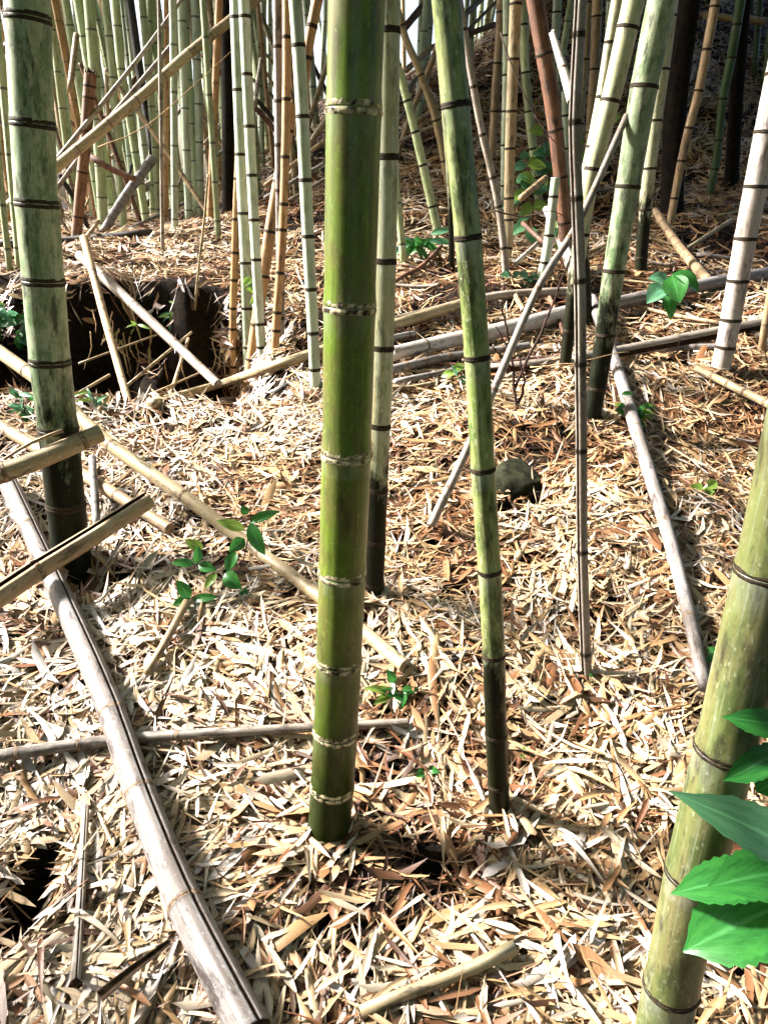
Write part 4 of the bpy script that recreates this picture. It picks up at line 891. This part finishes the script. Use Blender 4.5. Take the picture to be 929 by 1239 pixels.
scatter_plant('pale sprig rising from the litter by the white logs', 632, 345, 40, 8, ['leafb'], 18, wide=.5)
scatter_plant('sprout with small leaves in the jade culm clump', 322, 400, 70, 12, ['leafb', 'leafy'], 15, up=1.4, wide=.5)
scatter_plant('pale bamboo seedling on the gully wall', 205, 400, 46, 14, ['leafy', 'leafb'], 17, wide=.2)
scatter_plant('drooping pale seedling in the gully mouth', 150, 420, 36, 10, ['leafy'], 16, wide=.2)
scatter_plant('low leafy bush at the shaded left edge beside pale stained culm', 14, 420, 80, 26, ['leaf', 'leafb', 'leafy'], 22, wide=.45)
scatter_plant('grassy shoots in the shade left of the pale stained culm', 30, 505, 60, 18, ['leaf', 'leafb'], 26, wide=.18)
scatter_plant('thin grassy shoot at the gully lip', 118, 498, 50, 10, ['leafy', 'leafb'], 24, wide=.14)
scatter_plant('low green sprout beside the fallen white logs and leaning culm', 718, 372, 36, 10, ['leaf', 'leafy'], 14)
scatter_plant('sprout of yellow green leaves on the slope by the deep green culm', 430, 290, 60, 12, ['leafy', 'leaf'], 18)

# bare dark twigs
def twig(label, lines, w=2.5, mat='twig', name='bare_twig', group=None):
    S3 = [[at_y(*q) for q in st] for st in lines]; base = S3[0][0]; root = props(empty(name, base), label, 'twig', group)
    for st in S3:
        pl = Path(catmull(st, 6)); s = np.linspace(0, pl.L, 14); dm = depth(pl.P[0])
        link('branch', tube('branch', pl.at(s)+np.random.normal(0, .002, (14, 3)), np.linspace(w, w*.45, 14)/2*dm/FPX, section(6), None, s, base), M[mat], root)
Yt = float(ground(626, 502)[1])
twig('bare black branching twig standing behind slender mottled culm', [[(626, 504, Yt), (622, 470, Yt), (618, 430, Yt), (600, 395, Yt)], [(622, 470, Yt), (640, 430, Yt+.05), (662, 385, Yt+.1), (690, 310, Yt+.1)], [(620, 448, Yt), (596, 420, Yt)], [(618, 430, Yt), (612, 395, Yt), (606, 370, Yt)], [(632, 448, Yt), (650, 452, Yt)], [(626, 490, Yt), (634, 465, Yt), (628, 430, Yt)]], 4)
twig('long thin dark vine strung between culms on the slope', [[(606, 40, 4.4), (625, 95, 4.3), (660, 160, 4.2), (700, 195, 4.1), (727, 200, 4.0)]], 2)
twig('thin dark vine looping toward the white splintered piece', [[(598, 255, 4.2), (630, 262, 4.2), (668, 255, 4.1), (692, 268, 4.1)]], 2)
twig('fine pale vine stretched across the long straw pole', [[(118, 178, 5.4), (180, 150, 5.5), (280, 62, 6.0)]], 1.5, 'vine')
twig('fine straw stem crossing in front of leaning mildewed culm', [[(640, 445, 2.9), (700, 438, 2.85), (760, 425, 2.9)]], 2, 'vine')

rr_ = random.Random(4); lines = []
for i in range(16):
    px = rr_.uniform(95, 270); py = rr_.uniform(372, 420); g = ground(px, py); Y = g[1]-.03; l = rr_.uniform(18, 60)
    lines.append([(px, py, Y), (px+rr_.uniform(-6, 6), py+l*.5, Y-.05), (px+rr_.uniform(-14, 14), py+l, Y-.07)])
twig('tangle of thin pale roots hanging down the gully wall', lines, 1.8, 'vine', 'hanging_roots')
for a, b, w in (((150, 470, 3.75), (232, 402, 4.2), 4), ((205, 482, 3.6), (228, 410, 4.2), 5), ((96, 440, 3.9), (190, 405, 4.3), 3), ((180, 478, 3.6), (268, 440, 3.9), 3)):
    pole('dead stick fallen across the dark of the gully', [a, b], w, w*.8, 'tan', None, detail=False, segs=8, name='fallen_stick', cat='stick', group='sticks in the gully')

# ------------------------------------------------------------------ leaf litter, heaped a little against each culm foot
props(link('leaf_litter', rand_leaves(), M['litter']), 'deep carpet of dry straw coloured bamboo leaves', 'leaf litter', None, 'stuff')
